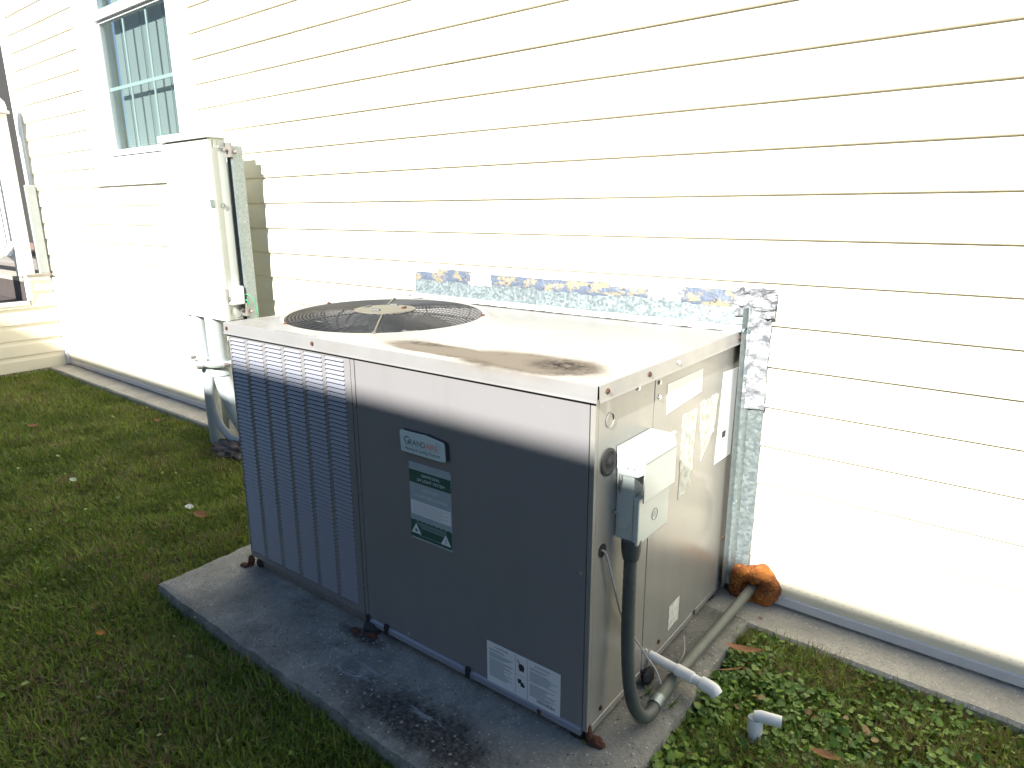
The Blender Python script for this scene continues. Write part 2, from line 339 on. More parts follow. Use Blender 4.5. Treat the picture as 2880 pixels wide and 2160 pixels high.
for a_ in range(R_):
    q_ = (a_+1) % R_
    fs += [(ring[a_], ring[q_], b+q_, b+a_), (b+a_, b+q_, b+R_+q_, b+R_+a_)]
pb.add(vs, fs); pb.build('concrete_pad', MT['pad'], smooth=True)['kind'] = 'structure'

# ------------------------------------------------------------------ house
house = thing('house', 'long cream house wall in overlapping vinyl siding behind the air conditioner', 'house', (-6.0, YW, 0))
HL = Vector((-6.0, YW, 0))
def hb(mb, name, m, parent=house, **k):
    mb.v = [(x-HL.x, y-HL.y, z-HL.z) for x, y, z in mb.v]; return mb.build(name, m, parent, **k)
P_ = .127; ZB = .0133
COURSE = [(.0058, -.0030), (.0156, 0), (.0166, .003), (.0136, .088), (.0085, .104), (.0062, .118), (.0055, .1275)]
def courses(mb, x0, x1, zc, ncourse, off=0.0, ztop=None, zbot=None):
    for c in range(ncourse):
        z0 = zc+c*P_; pr = []
        for o, z in COURSE:
            zz = z0+z
            if ztop is not None and zz > ztop: zz = ztop
            if zbot is not None and zz < zbot: zz = zbot
            pr.append((YW-o-off, zz))
        mb.strip(pr, 0, x0, x1, max(1, int((x1-x0)/.4)))
WX0, WX1, WZ0, WZ1 = -4.61, -3.155, 1.412, 3.30     # casing around the window
ZTOP = 3.30
wl = MB(); wl.box(-5.99, 3.2, YW, YW+.18, -.15, WZ0+.1); wl.box(WX1-.1, 3.2, YW, YW+.18, WZ0+.1, 3.4); wl.box(-5.99, WX0+.1, YW, YW+.18, WZ0+.1, 3.4)
wl.box(WX0+.1, WX1-.1, YW+.45, YW+.5, WZ0-.3, 3.4)
hb(wl, 'wall_sheathing', MT['siding'])
JO = [-1.88, -1.259, -1.90, -2.42, -1.88, -.62, -1.26, -2.2, -1.9, -1.3, -2.5, -1.9, -1.0]
k = 0; zc = ZB
while zc < ZTOP:
    j = JO[k % len(JO)]; cuts = sorted([c for c in (j-3.66, j, j+3.66) if -5.6 < c < 2.9]); xs = [-5.88]+cuts+[3.0]
    for s in range(len(xs)-1):
        segs = [(xs[s], xs[s+1])]
        for a, b_ in segs:
            parts = [(a, b_)]
            zt_ = zc+2*P_
            if zt_ > WZ0+.001:     # split round the window
                parts = []
                if a < WX0: parts.append((a, min(b_, WX0)))
                if b_ > WX1: parts.append((max(a, WX1), b_))
            for (pa, pb_) in parts:
                if pb_-pa < .02: continue
                p = MB(); off = .0008 if s % 2 else 0
                courses(p, pa-(.03 if off else 0) if pa not in (WX1, -5.88) else pa, pb_, zc, 2, off)
                if off: p.box(pa-.031, pa-.029, YW-.0156, YW-.004, zc, zc+.1)
                hb(p, 'siding_panel', MT['siding'], smooth=True)
            if zt_ > WZ0+.001 and zc < WZ0-.01 and a < WX1 and b_ > WX0:   # the piece under the window
                p = MB(); courses(p, max(a, WX0), min(b_, WX1), zc, 1 if zc+P_ > WZ0-.02 else 2, 0, ztop=WZ0)
                hb(p, 'siding_panel', MT['siding'], smooth=True)
    k += 1; zc += 2*P_
st = MB(); st.prism([(YW, -.004), (YW-.020, -.002), (YW-.021, .026), (YW-.012, .032), (YW, .032)], 0, -5.74, 3.0); hb(st, 'starter_strip', MT['starter'])
wh = MB()   # weep slots and dirt ticks in the lowest course, too many and small to single out
x = -5.5
while x < 2.9:
    z = .064+.0015*math.sin(x*9); wh.box(x, x+random.uniform(.005, .013), YW-.0150, YW-.0120, z, z+.0011); x += .026
hb(wh, 'weep_slots', MT['inkgrey'])['kind'] = 'stuff'
cp = MB(); cp.box(-6.02, -5.87, YW-.022, YW, .0, 3.3); cp.box(-6.02, -6.00, YW, YW+.18, 0, 3.3); hb(cp, 'corner_post', MT['white'], bevel=.003)
co = MB(); co.box(-5.80, -5.72, YW-.035, YW-.002, -.004, .72); hb(co, 'inside_corner_trim', MT['white'], bevel=.004)
rf = MB(); rf.box(-6.4, 3.4, YW-.05, YW+.2, 3.4, 3.42); rf.prism([(YW-.30, 3.40), (YW-.30, 3.55), (YW+3, 5.0), (YW+3, 4.7), (YW-.02, 3.43)], 0, -6.4, 3.4); hb(rf, 'roof', MT['roof'])

# window
wn = MB()
def fr(mb, a, b_, c, d, w, y0_, y1_):     # rectangular frame
    mb.box(a, b_, y0_, y1_, c, c+w); mb.box(a, b_, y0_, y1_, d-w, d); mb.box(a, a+w, y0_, y1_, c+w, d-w); mb.box(b_-w, b_, y0_, y1_, c+w, d-w)
gx0, gx1, gz0, gzm, gz1 = -4.25, -3.345, 1.62, 2.405, 3.12
wn.box(WX0, gx0-.05, YW-.024, YW+.02, WZ0, WZ1); wn.box(gx1+.03, WX1, YW-.024, YW+.02, WZ0, WZ1); wn.box(gx0-.05, gx1+.03, YW-.024, YW+.02, WZ0, gz0-.025); wn.box(gx0-.05, gx1+.03, YW-.024, YW+.02, gz1+.03, WZ1)
w = hb(wn, 'window', MT['white'], bevel=.003)
j = MB(); fr(j, gx0-.045, gx1+.028, gz0-.024, gz1+.03, .022, YW-.034, YW+.06); hb(j, 'frame', MT['white'], w, bevel=.002).location = (0,0,0)
j = MB(); j.box(gx0-.02, gx1+.005, YW-.030, YW+.03, gzm-.004, gzm+.045); fr(j, gx0-.02, gx1+.005, gzm+.045, gz1+.01, .02, YW-.005, YW+.03); hb(j, 'upper_sash', MT['white'], w, bevel=.002)
j = MB(); fr(j, gx0-.018, gx1+.004, gz0-.002, gzm-.004, .016, YW-.012, YW+.02); hb(j, 'lower_sash', MT['white'], w, bevel=.002)
for (za, zb_, yy) in ((gz0, gzm, YW-.004), (gzm+.05, gz1, YW-.016)):
    j = MB(); j.box(gx0, gx1, yy, yy+.004, za, zb_); hb(j, 'pane', MT['glass'], w)
    for t in (1/3, 2/3):
        j = MB(); xx = gx0+(gx1-gx0)*t; j.box(xx-.009, xx+.009, yy+.006, yy+.012, za, zb_); hb(j, 'muntin', MT['muntin'], w)
    j = MB(); zz = za+(zb_-za)*.485; j.box(gx0, gx1, yy+.005, yy+.0115, zz-.010, zz+.010); hb(j, 'muntin', MT['muntin'], w)
j = MB(); z = gz0-.03
while z < gz1-.02:
    j.add([(gx0+.035, YW+.070, z), (gx1+.02, YW+.070, z), (gx1+.02, YW+.062, z+.0172), (gx0+.035, YW+.062, z+.0172)], [(0,1,2,3)]); z += .0195
hb(j, 'blind', MT['blind'], w)
for t in (.1, .42, .76):
    j = MB(); xx = gx0+.06+(gx1-gx0-.06)*t; j.box(xx-.0022, xx+.0022, YW+.054, YW+.057, gz0, gz1); hb(j, 'blind_cord', MT['inkgrey'], w)
for o in w.children: o.location = (0,0,0)

# stairs and railing at the far left
porch = thing('porch', 'raised side porch with stepped cream stair wall at the left end of the house', 'porch', (-5.767, .80, 0))
PL = Vector((-5.767, .80, 0))
def pbuild(mb, name, m, parent=porch, **k):
    mb.v = [(x-PL.x, y-PL.y, z-PL.z) for x, y, z in mb.v]; return mb.build(name, m, parent, **k)
def outline(y): return .735 if y > .70 else .545 if y > .42 else .365 if y > .14 else .185 if y > -.14 else 0
XP = -5.767
steps = [(.70, YW-.036, .735), (.42, .70, .545), (.14, .42, .365), (-.14, .14, .185)]
for k in range(6):
    z0 = ZB-.03+k*P_
    for (ya, yb, zt_) in steps:
        if z0 >= zt_-.03: continue
        p = MB(); pr = [(XP+o, min(z0+z, zt_-.02)) for o, z in COURSE]; p.strip(pr, 1, ya, yb, 1); pbuild(p, 'siding_panel', MT['siding'])
core = MB()
for (ya, yb, zt_) in steps: core.box(XP-.06, XP, ya+.0015, yb-.0015, -.1, zt_-.02)
pbuild(core, 'stair_wall', MT['siding'])
for (ya, yb, zt_) in steps:
    p = MB(); p.box(XP-.02, XP+.020, ya-.012, yb-.014, zt_-.030, zt_); 
    p.box(XP-.02, XP+.0195, ya-.014, ya+.016, max(0, zt_-.19), zt_-.031); pbuild(p, 'edge_trim', MT['white'], bevel=.002)
    t_ = MB(); t_.box(XP-1.2, XP-.022, ya-.02, yb-.02, zt_-.035, zt_-.004); pbuild(t_, 'tread', MT['deckgrey'] if ya > .6 else MT['stepbrown'])
    r2 = MB(); r2.box(XP-1.2, XP-.022, ya-.018, ya, zt_-.19, zt_-.036); pbuild(r2, 'riser', MT['stepbrown'])
p = MB(); p.box(XP-.04, XP+.03, .70, YW-.04, .737, .757); pbuild(p, 'landing_board', MT['deckgrey'])
p = MB(); p.box(-12, -6.03, .70, 1.6, .66, .72); pbuild(p, 'deck', MT['deckgrey'])
p = MB(); p.box(-12, -6.03, 1.62, 1.67, .72, 3.4); pbuild(p, 'shaded_back_wall', MT['porchdark'])  # back wall painted dark in place of shade from a porch roof
p = MB(); p.box(-12, -6.03, 1.59, 1.618, .80, .90); pbuild(p, 'base_beam', MT['brickbrown'])
p = MB(); p.box(-6.028, -6.0, YW+.19, 1.58, .72, 3.3); pbuild(p, 'side_wall', MT['whitepaint'])
rail = thing('porch_railing', 'white porch railing with domed newel post at the far left edge', 'railing', (-5.86, .80, .737))
RL = Vector((-5.86, .80, .737))
def rb(mb, name, m, **k):
    mb.v = [(x-RL.x, y-RL.y, z-RL.z) for x, y, z in mb.v]; return mb.build(name, m, rail, **k)
p = MB(); p.box(-5.915, -5.805, .680, .780, .737, 1.98); rb(p, 'newel_post', MT['whitepaint'], bevel=.006)
p = MB(); p.lathe([(.085, 0), (.085, .02), (.07, .03), (.072, .05), (.066, .085), (.045, .112), (.02, .122), (.0, .124)], (-5.86, .730, 1.98), seg=20); rb(p, 'post_cap', MT['whitepaint'], smooth=True)
def bar(a, b_, r, name, m=MT['whitepaint']):
    p = MB(); p.tube([a, b_], r, 4); rb(p, name, m)
bar((-5.86, .70, 1.80), (-5.86, -.30, 1.16), .035, 'handrail'); bar((-5.86, .70, 1.00), (-5.86, -.30, .34), .028, 'bottom_rail')
for i in range(8):
    y = .60-.11*i; bar((-5.86, y, 1.00-.66*(.70-y)), (-5.86, y, 1.80-.64*(.70-y)), .016, 'baluster')
bar((-5.90, .73, 1.42), (-8.5, .73, 1.42), .03, 'handrail'); bar((-5.90, .73, .90), (-8.5, .73, .90), .07, 'bottom_rail')
for i in range(22): bar((-6.0-.11*i, .73, .9), (-6.0-.11*i, .73, 1.42), .016, 'baluster')
p = MB(); p.box(-5.835, -5.79, YW-.10, YW-.03, .757, 1.45); rb(p, 'wall_post', MT['conduitpvc'], bevel=.004)

# neighbouring house across the side yard: its eave throws the long shadow
nb = thing('neighbour_house', 'neighbouring house across the side yard whose roof edge shades the lawn', 'house', (-2, -5.3, GZ))
p = MB(); p.box(-8.6, 3.6, -9.8, -5.3, GZ, 4.22); p.v = [(x+2, y+5.3, z-GZ) for x, y, z in p.v]; p.build('wall', MT['neigh'], nb)
ze = .744+.730*5.0
p = MB(); p.prism([(-5.0, ze), (-5.0, ze-.12), (-5.3, ze-.12), (-7.6, ze+1.22), (-10.2, ze-.1), (-10.2, ze+.02), (-7.6, ze+1.38)], 0, -9.0, 4.0); p.v = [(x+2, y+5.3, z-GZ) for x, y, z in p.v]; p.build('roof', MT['roof'], nb)

# ------------------------------------------------------------------ air conditioner
AW, AD, AT, AC_, AB = 1.409, .868, .8923, .8553, .045
AROT = (-.0089, -.0021, .016)
AM = Euler(AROT).to_matrix()
ac = thing('packaged_air_conditioner', 'large grey packaged air conditioner with louvered front on a concrete pad', 'air conditioner', (0,0,0), AROT)
def a(mb, name, m, parent=ac, **k): return mb.build(name, m, parent, **k)
p = MB(); p.box(-AW+.006, -.79, .025, .03, .05, AC_); p.box(-.785, -.006, .010, .03, .04, AC_-.002); p.box(-.03, -.006, .03, AD-.006, .04, AC_-.002); p.box(-AW+.006, -AW+.03, .03, AD-.006, .04, AC_-.002); p.box(-AW+.03, -.03, AD-.03, AD-.006, .04, AC_-.002)
p.box(-.77, -.76, .03, AD-.03, .04, AC_-.002)
a(p, 'inner_cabinet', MT['dark'])
p = MB(); p.box(-AW+.02, -.80, .031, .06, .05, .80); a(p, 'condenser_coil', MT['coil'])
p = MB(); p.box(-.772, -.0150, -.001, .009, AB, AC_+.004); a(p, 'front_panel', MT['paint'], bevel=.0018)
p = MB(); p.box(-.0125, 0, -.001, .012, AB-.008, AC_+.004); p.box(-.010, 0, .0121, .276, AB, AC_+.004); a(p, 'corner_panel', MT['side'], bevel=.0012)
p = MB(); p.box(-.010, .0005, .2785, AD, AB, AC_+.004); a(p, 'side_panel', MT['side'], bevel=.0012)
p = MB(); p.box(-AW, -AW+.004, .004, AD, AB, AC_+.004); a(p, 'end_panel', MT['paint'])
p = MB(); p.box(-AW, 0, AD, AD+.004, AB, AC_+.004); a(p, 'rear_panel', MT['paint'])
# louver panel: frame and slats
CX = [-1.400+.0995*i for i in range(6)]; CW = .0835; LZ0, LZ1 = .066, .844; NS = 58; SP = (LZ1-LZ0)/NS
p = MB(); edges = [-AW+.0]+sum([[c, c+CW] for c in CX], [])+[-.7745]
for i in range(0, len(edges), 2): p.box(edges[i], edges[i+1], -.001, .004, AB, AC_+.004)
for c in CX: p.box(c, c+CW, -.001, .004, AB, LZ0-.001); p.box(c, c+CW, -.001, .004, LZ1, AC_+.004)
a(p, 'louver_frame', MT['paint'])
p = MB(); p.box(-.7905, -.7895, -.0018, -.0008, AB, AC_); a(p, 'panel_seam', MT['dark'])
sl = MB(); tz = .0088
sl.prism([(.0020, 0), (-.0034, -tz), (-.0026, -tz-.0004), (.0030, -.0008)], 0, .0008, CW-.0008)
slat = None
for ci in range(1, 6):
    for r in range(NS):
        loc = (CX[ci], 0, LZ1-r*SP-.0006)
        if slat is None: slat = a(sl, 'louver_slat', MT['slat'], loc=loc)
        else: copy_of(slat, loc=loc)
s0 = MB()
for r in range(NS):
    z = LZ1-r*SP-.0006; s0.prism([(.0020, z), (-.0034, z-tz), (-.0026, z-tz-.0004), (.0030, z-.0008)], 0, CX[0]+.0008, CX[0]+CW-.0008)
tag(a(s0, 'louver_slat_column', MT['slat']), kind='stuff')
# base rails, lip, clips, feet
p = MB(); p.box(-AW+.01, -.012, .016, .030, .006, AB); p.box(-.022, -.010, .03, AD-.01, .006, AB); p.box(-AW+.008, -AW+.02, .03, AD-.01, .006, AB); a(p, 'base_rail', MT['tape_knock'])
for (xa, xb) in ((-.783, -.700), (-.686, -.378), (-.364, -.016)):
    p = MB(); p.prism([(.006, .046), (-.0045, .038), (-.0055, .024), (.006, .022)], 0, xa, xb); a(p, 'base_lip', MT['slat'])  # blue-tinted paint stands in for sky light on the upward lip
for (ya, yb) in ((.02, .27), (.285, .62), (.64, AD)):
    p = MB(); p.prism([(-.006, .046), (.0010, .043), (.0016, .026), (-.006, .024)], 1, ya, yb); a(p, 'base_lip', MT['side'])
for (x, y) in ((-.693, -.006), (-.371, -.006), (-.775, -.004)):
    p = MB(); p.box(x-.007, x+.007, y-.004, y+.012, .020, .052); a(p, 'clip', MT['blacktape'], bevel=.002)
for (x, y) in ((-.035, .03), (-1.385, .035), (-.76, -.0), (-.03, .80)):
    p = MB(); p.lathe([(.026, -.0), (.030, .008), (.028, .022), (.018, .03)], (x, y, 0.001), seg=12, cap=True); a(p, 'foot', MT['blacktape'], smooth=True)
def lump(name, c, rad, m, parent=ac, amp=.35, seed=0, sub=3, fq=3.0):
    bm = bmesh.new(); bmesh.ops.create_icosphere(bm, subdivisions=sub, radius=1)
    for v in bm.verts:
        d = 1+amp*mnoise.noise(v.co*fq*.5+Vector((seed*3.1, 0, 0)))+amp*.4*mnoise.noise(v.co*fq*1.7+Vector((0, seed, 0)))
        v.co = Vector((v.co.x*rad[0]*d, v.co.y*rad[1]*d, v.co.z*rad[2]*d))+Vector(c)
    me_ = bpy.data.meshes.new(name); bm.to_mesh(me_); bm.free(); me_.materials.append(m); me_.shade_smooth()
    o = bpy.data.objects.new(name, me_); COL.objects.link(o)
    if parent: o.parent = parent
    return o
lump('rust_flake', (.014, .020, .006), (.024, .016, .010), MT['rust'], seed=2, sub=4); lump('rust_flake', (-.002, .012, .028), (.007, .010, .028), MT['rust'], seed=3, sub=3)
lump('rust_flake', (-1.432, -.018, .005), (.020, .012, .008), MT['rust'], seed=5, sub=4); lump('rust_flake', (-1.414, .0, .022), (.010, .012, .022), MT['rust'], seed=6)
lump('rust_flake', (-.800, -.035, .004), (.016, .012, .007), MT['rust'], seed=7); lump('rust_flake', (-.745, -.022, .006), (.022, .012, .009), MT['rust'], seed=8)
lump('rust_flake', (-.135, -.006, .031), (.006, .004, .007), MT['rust'], seed=9)

# lid with fan opening
FX, FY, FR = -1.040, .362, .328; OV = .010
def ftilt(dx, dy): return .002+.020*(1+(dx*math.cos(math.radians(133))+dy*math.sin(math.radians(133))))/2
lid = MB(); N_ = 128; xa, xb, ya, yb = -AW-OV+.003, OV-.003, -OV+.003, AD+OV-.003
angs = sorted(set([2*math.pi*k/N_ for k in range(N_)]+[math.atan2(Y-FY, X-FX) % (2*math.pi) for X in (xa, xb) for Y in (ya, yb)]))
prof = [(FR+.062, 0), (FR+.050, .0028), (FR+.030, .0034), (FR+.016, .0062), (FR+.006, .0068), (FR, .003), (FR-.002, -.010), (FR-.001, -.09)]
vs = []; NA = len(angs)
for t in angs:
    dx, dy = math.cos(t), math.sin(t); s = 1e9
    if dx > 1e-9: s = min(s, (xb-FX)/dx)
    if dx < -1e-9: s = min(s, (xa-FX)/dx)
    if dy > 1e-9: s = min(s, (yb-FY)/dy)
    if dy < -1e-9: s = min(s, (ya-FY)/dy)
    sr = max(s, 0)
    col_ = [(FX+dx*s, FY+dy*s, AT)]
    for q in (.66, .33):
        rr = min(FR+.062, s-.003); rq = rr+(s-rr)*q; zz = AT-.0020*math.sin(math.pi*q)*min(1, (s-rr)/.3)
        col_.append((FX+dx*rq, FY+dy*rq, zz))
    for r, h in prof:
        r2 = min(r, s-.002*(1+prof.index((r, h))*.2)) if r > FR+.02 else min(r, s-.008); col_.append((FX+dx*r2, FY+dy*r2, AT+h+ftilt(dx, dy)*max(0, min(1, (FR+.050-r2)/.034))))
    vs += col_
K = 3+len(prof)
lid.add(vs, [(i*K+k, ((i+1) % NA)*K+k, ((i+1) % NA)*K+k+1, i*K+k+1) for i in range(NA) for k in range(K-1)])
lip = [(.003, 0), (.001, -.0008), (.0, -.003), (-.0008, -.030), (-.0025, -.0345), (-.0035, AC_-AT), (-.0020, AC_-AT)]
# long front, rear, end and side lips
def lipf(axis, base, sgn, a_, b_):
    pr = [(base+sgn*(-o), AT+z) for o, z in lip]; pr = [(base-sgn*(.003-0)*0+0*0+ (p_[0]-base), p_[1]) if False else p_ for p_ in pr]; return pr
lid.strip([(-OV+o, AT+z) for o, z in lip], 0, xa-.001, xb+.0015, 12)
lid.strip([(AD+OV-o, AT+z) for o, z in lip], 0, xa, xb+.001, 12)
lid.strip([(OV-o, AT+z) for o, z in lip], 1, ya+.0005, yb+.001, 12)
lid.strip([(-AW-OV+o, AT+z) for o, z in lip], 1, ya, yb, 12)
a(lid, 'lid', MT['lid'], smooth=True)
def screw(x, y, z, ax, m, r=.0055):
    p = MB(); h = .004
    if ax == 'y': p.lathe([(r*1.35, 0), (r*1.35, -.0012), (r, -.0013), (r*.95, -h), (0, -h)], (x, y, z), 'y', 6)
    else: p.lathe([(r*1.35, 0), (r*1.35, .0012), (r, .0013), (r*.95, h), (0, h)], (x, y, z), 'x', 6)
    a(p, 'screw', m)
for x in (-1.398, -.943, -.943+.455): 
    if x < -.5: screw(x, -OV, .874, 'y', MT['rust'])
for (y, m_) in ((.028, MT['rust']), (.223, MT['rust']), (.384, MT['screw']), (.82, MT['rust'])): screw(OV, y, .874, 'x', m_)
for (y, z, m_) in ((.188, .847, MT['screw']), (.300, .838, MT['screw']), (.303, .800, MT['screw']), (.845, .206, MT['rust']), (.300, .09, MT['screw']), (.378, .075, MT['rust']), (.06, .068, MT['rust'])): screw(.0005, y, z, 'x', m_)
for (x, z) in ((-.028, .448), (-.779, .452), (-.781, .712), (-.783, .15), (-.60, .056)): screw(x, -.001, z, 'y', MT['screw'] if x > -.7 else MT['tape_knock'], .0045)
# fan, shroud, guard
p = MB(); p.lathe([(FR-.003, -.085), (FR-.006, -.30)], (FX, FY, AT), seg=48); p.lathe([(FR-.006, -.30), (0, -.30)], (FX, FY, AT), seg=48); a(p, 'fan_shroud', MT['well'], smooth=True)
def dome(r): return .004+.016*max(0, 1-(r/FR)**2)
p = MB(); r = .10
while r < FR+.003:
    p.tube([(FX+r*math.cos(t), FY+r*math.sin(t), AT+dome(r)+ftilt(r/FR*math.cos(t), r/FR*math.sin(t))) for t in [2*math.pi*k/56 for k in range(56)]], .00135, 4, closed=True); r += .0118
a(p, 'wire_guard', MT['wire'], smooth=True)
for k in range(8):
    t = math.radians(22+45*k); p = MB(); p.tube([(FX+r*math.cos(t), FY+r*math.sin(t), AT+dome(r)-.0022+ftilt(r/FR*math.cos(t), r/FR*math.sin(t))) for r in (.08, .14, .2, .26, FR+.002)], .0022, 5); a(p, 'guard_spoke', MT['wire'])
for t in (math.radians(-48), math.radians(132)):
    p = MB(); p.tube([(FX+r*math.cos(t), FY+r*math.sin(t), AT+dome(r)+.0022+ftilt(r/FR*math.cos(t), r/FR*math.sin(t))) for r in (.08, .14, .2, .26, FR+.004)], .0034, 6); a(p, 'guard_strap', MT['hub'])
for t in (-109, 31, 176, -48, 132):
    t = math.radians(t); x, y = FX+(FR+.006)*math.cos(t), FY+(FR+.006)*math.sin(t); p = MB(); p.lathe([(.0075, -.003), (.0075, .002), (.004, .005), (0, .006)], (x, y, AT+.006+ftilt(math.cos(t), math.sin(t))), seg=8); a(p, 'guard_clip', MT['hub'] if abs(t+.838) < .01 or abs(t-2.304) < .01 else MT['rust'])
p = MB(); p.lathe([(.100, 0), (.104, .002), (.102, .005), (.06, .0085), (0, .010)], (FX, FY, AT+.030), seg=40); a(p, 'hub_plate', MT['hub'], smooth=True)
for t in (30, 110, 200, 290):
    t = math.radians(t); p = MB(); x, y = FX+.065*math.cos(t), FY+.065*math.sin(t); p.tube([(x-.014*math.sin(t), y+.014*math.cos(t), AT+.0382), (x+.014*math.sin(t), y-.014*math.cos(t), AT+.0382)], .006, 8); a(p, 'motor_bolt', MT['rust'] if t < 1 else MT['well'])
p = MB(); p.tube([(FX, FY, AT-.20), (FX, FY, AT-.0)], .06, 20); a(p, 'fan_motor', MT['well'], smooth=True)
for kk in range(4):
    t0 = math.radians(-4+90*kk+(6 if kk % 2 else 0)); p = MB(); vs = []
    nr, na = 6, 5
    for i in range(nr+1):
        r = .055+(FR-.02-.055)*i/nr
        for j_ in range(na+1):
            s = j_/na-.5; wd = math.radians(46-10*i/nr); t = t0+s*wd
            vs.append((FX+r*math.cos(t), FY+r*math.sin(t), AT-.052+.055*s*(.5+r*1.6)+.006*math.cos(s*3)))
    fs = [(i*(na+1)+j_, i*(na+1)+j_+1, (i+1)*(na+1)+j_+1, (i+1)*(na+1)+j_) for i in range(nr) for j_ in range(na)]
    p.add(vs, fs); a(p, 'fan_blade', MT['fanmetal'] if kk % 2 == 0 else MT['well'], smooth=True)  # blades alternate pale and dark: sunlight and shade put into their colours
# side details
def plate(name, ys, m, x=.0014, parent=ac, x0=.0006):
    p = MB(); n = len(ys); p.add([(x, y, z) for y, z in ys]+[(x0, y, z) for y, z in ys], [tuple(range(n))]+[(i, (i+1) % n, n+(i+1) % n, n+i) for i in range(n)]); return a(p, name, m, parent)
plate('white_label', [(.348, .744), (.572, .758), (.571, .824), (.346, .824)], MT['label'])
l2 = plate('white_label', [(.712, .500), (.846, .496), (.853, .776), (.735, .782)], MT['label'])
plate('label_barcode', [(.757, .572), (.785, .572), (.786, .592), (.758, .592)], MT['ink'], x=.0018, x0=.0014)
def ragged(a_, b_, c, d, n=9, amp=.008, seed=0):
    rr = random.Random(seed); pts = []
    cs = [a_, b_, c, d]
    for k in range(4):
        p0, p1 = cs[k], cs[(k+1) % 4]
        for i in range(n):
            t = i/n; pts.append((p0[0]+(p1[0]-p0[0])*t+rr.uniform(-amp, amp)*(i > 0), p0[1]+(p1[1]-p0[1])*t+rr.uniform(-amp, amp)*(i > 0)))
    return pts
plate('torn_label', ragged((.452, .475), (.535, .49), (.552, .715), (.455, .716), amp=.004, seed=1), MT['torn'])
plate('torn_label', ragged((.600, .545), (.690, .62), (.705, .722), (.565, .724), amp=.007, seed=2), MT['torn'])
plate('rating_label', [(.438, .078), (.506, .082), (.508, .156), (.440, .155)], MT['torn'])
p = MB(); p.lathe([(.032, 0), (.032, .003), (.026, .004), (.024, .0025), (.022, .0012), (.010, .0010), (.006, .004), (.0, .005)], (.001, .058, .705), 'x', 28); a(p, 'grommet', MT['blacktape'], smooth=True)
p = MB(); p.lathe([(.017, 0), (.0175, .0016), (.0160, .0016), (.0155, -.0008)], (.0008, .060, .801), 'x', 24); a(p, 'knockout_ring', MT['side'])
p = MB(); p.lathe([(.0165, 0), (.0165, .0012), (0, .0013)], (.0004, .044, .496), 'x', 24); a(p, 'wire_hole', MT['dark'])

# ---- badge, labels and their print
def ftext(s, size, m, parent, x, z, y, name='lettering', width=None, align='LEFT', shear=0, rz=0, space=1.0):
    cu = bpy.data.curves.new('t', 'FONT'); cu.body = s; cu.size = size; cu.align_x = align; cu.shear = shear; cu.space_character = space; cu.fill_mode = 'FRONT'; cu.resolution_u = 3
    to = bpy.data.objects.new('t', cu); COL.objects.link(to); dg = bpy.context.evaluated_depsgraph_get(); dg.update()
    me_ = bpy.data.meshes.new_from_object(to.evaluated_get(dg)); bpy.data.objects.remove(to); bpy.data.curves.remove(cu)
    me_.name = name
    xs = [v.co.x for v in me_.vertices]; wd = max(xs)-min(xs); sc = (width/wd) if width else 1
    xm = min(xs)
    for v in me_.vertices: v.co = Vector((x+((v.co.x-xm) if align == 'LEFT' else v.co.x)*sc, y, z+v.co.y))
    me_.materials.clear(); me_.materials.append(m)
    o = bpy.data.objects.new(name, me_); COL.objects.link(o); o.parent = parent; return o, wd*sc
badge = thing  # placeholder to keep names short below
bd = MB(); n = 10; vs = []
bx0, bx1, bz0, bz1 = -.594, -.431, .624, .682
outl = [(bx0+.004, bz0), (bx0+.06, bz0-.0005), (bx1-.02, bz0-.001), (bx1-.002, bz0+.0), (bx1, bz0+.004), (bx1-.003, bz1-.012), (bx1-.008, bz1-.007), (bx1-.03, bz1-.004), (bx0+.09, bz1+.001), (bx0+.07, bz1), (bx0+.003, bz1), (bx0, bz1-.004)]
bd.prism([(x, z) for x, z in outl], 1, -.0085, -.0045); bo = a(bd, 'badge', MT['badge'])
bb = MB(); bb.prism([(x+.012, z+.004) for x, z in outl], 1, -.0044, -.0012); a(bb, 'badge_back_shadow', MT['ink'])  # black offset copy of the outline, painted shadow behind the badge
Yb = -.0087; sx = bx0+.017
o, wd = ftext('G', .030, MT['ink'], bo, sx, .648, Yb); o, w2 = ftext('RAND', .0215, MT['ink'], bo, sx+wd+.001, .648, Yb); o, w3 = ftext('AIRE', .0215, MT['orange'], bo, sx+wd+w2+.003, .648, Yb)
p = MB(); p.box(sx, sx+wd+w2+w3+.012, Yb, Yb+.0002, .6445, .6451)
for i in range(4): p.box(bx1-.030+.002*i, bx1-.012, Yb, Yb+.0002, .668-.0065*i, .6686-.0065*i)
a(p, 'printed_line', MT['inkgrey'], bo); ftext('Heating & Cooling Products', .0125, MT['ink'], bo, sx+.002, .632, Yb, width=.128, shear=.25)
# UV label
uv = MB(); ux0, ux1, uz0, uz1 = -.570, -.419, .375, .597
uv.prism([(ux0, uz0), (ux1, uz0), (ux1, uz1-.008), (ux1-.006, uz1), (ux0, uz1)], 1, -.0022, -.0012); uo = a(uv, 'service_label', MT['labelgrey'])
def rect(parent, x0_, x1_, z0_, z1_, m, y, name='printed_band'):
    p = MB(); p.box(x0_, x1_, y, y+.0003, z0_, z1_); return a(p, name, m, parent)
rect(uo, ux0, ux1, .540, .576, MT['green'], -.0025); rect(uo, ux0+.003, ux1-.002, .448, .488, MT['label'], -.0025); rect(uo, ux0, ux1, .380, .432, MT['green'], -.0025)
xm_ = (ux0+ux1)/2
for s, sz, z, w_ in (('GERMICIDAL', .011, .5620, .068), ('UV LIGHT SYSTEM', .012, .5475, .100)): 
    o, wd = ftext(s, sz, MT['label'], uo, xm_-w_/2+.004, z, -.0030, width=w_)
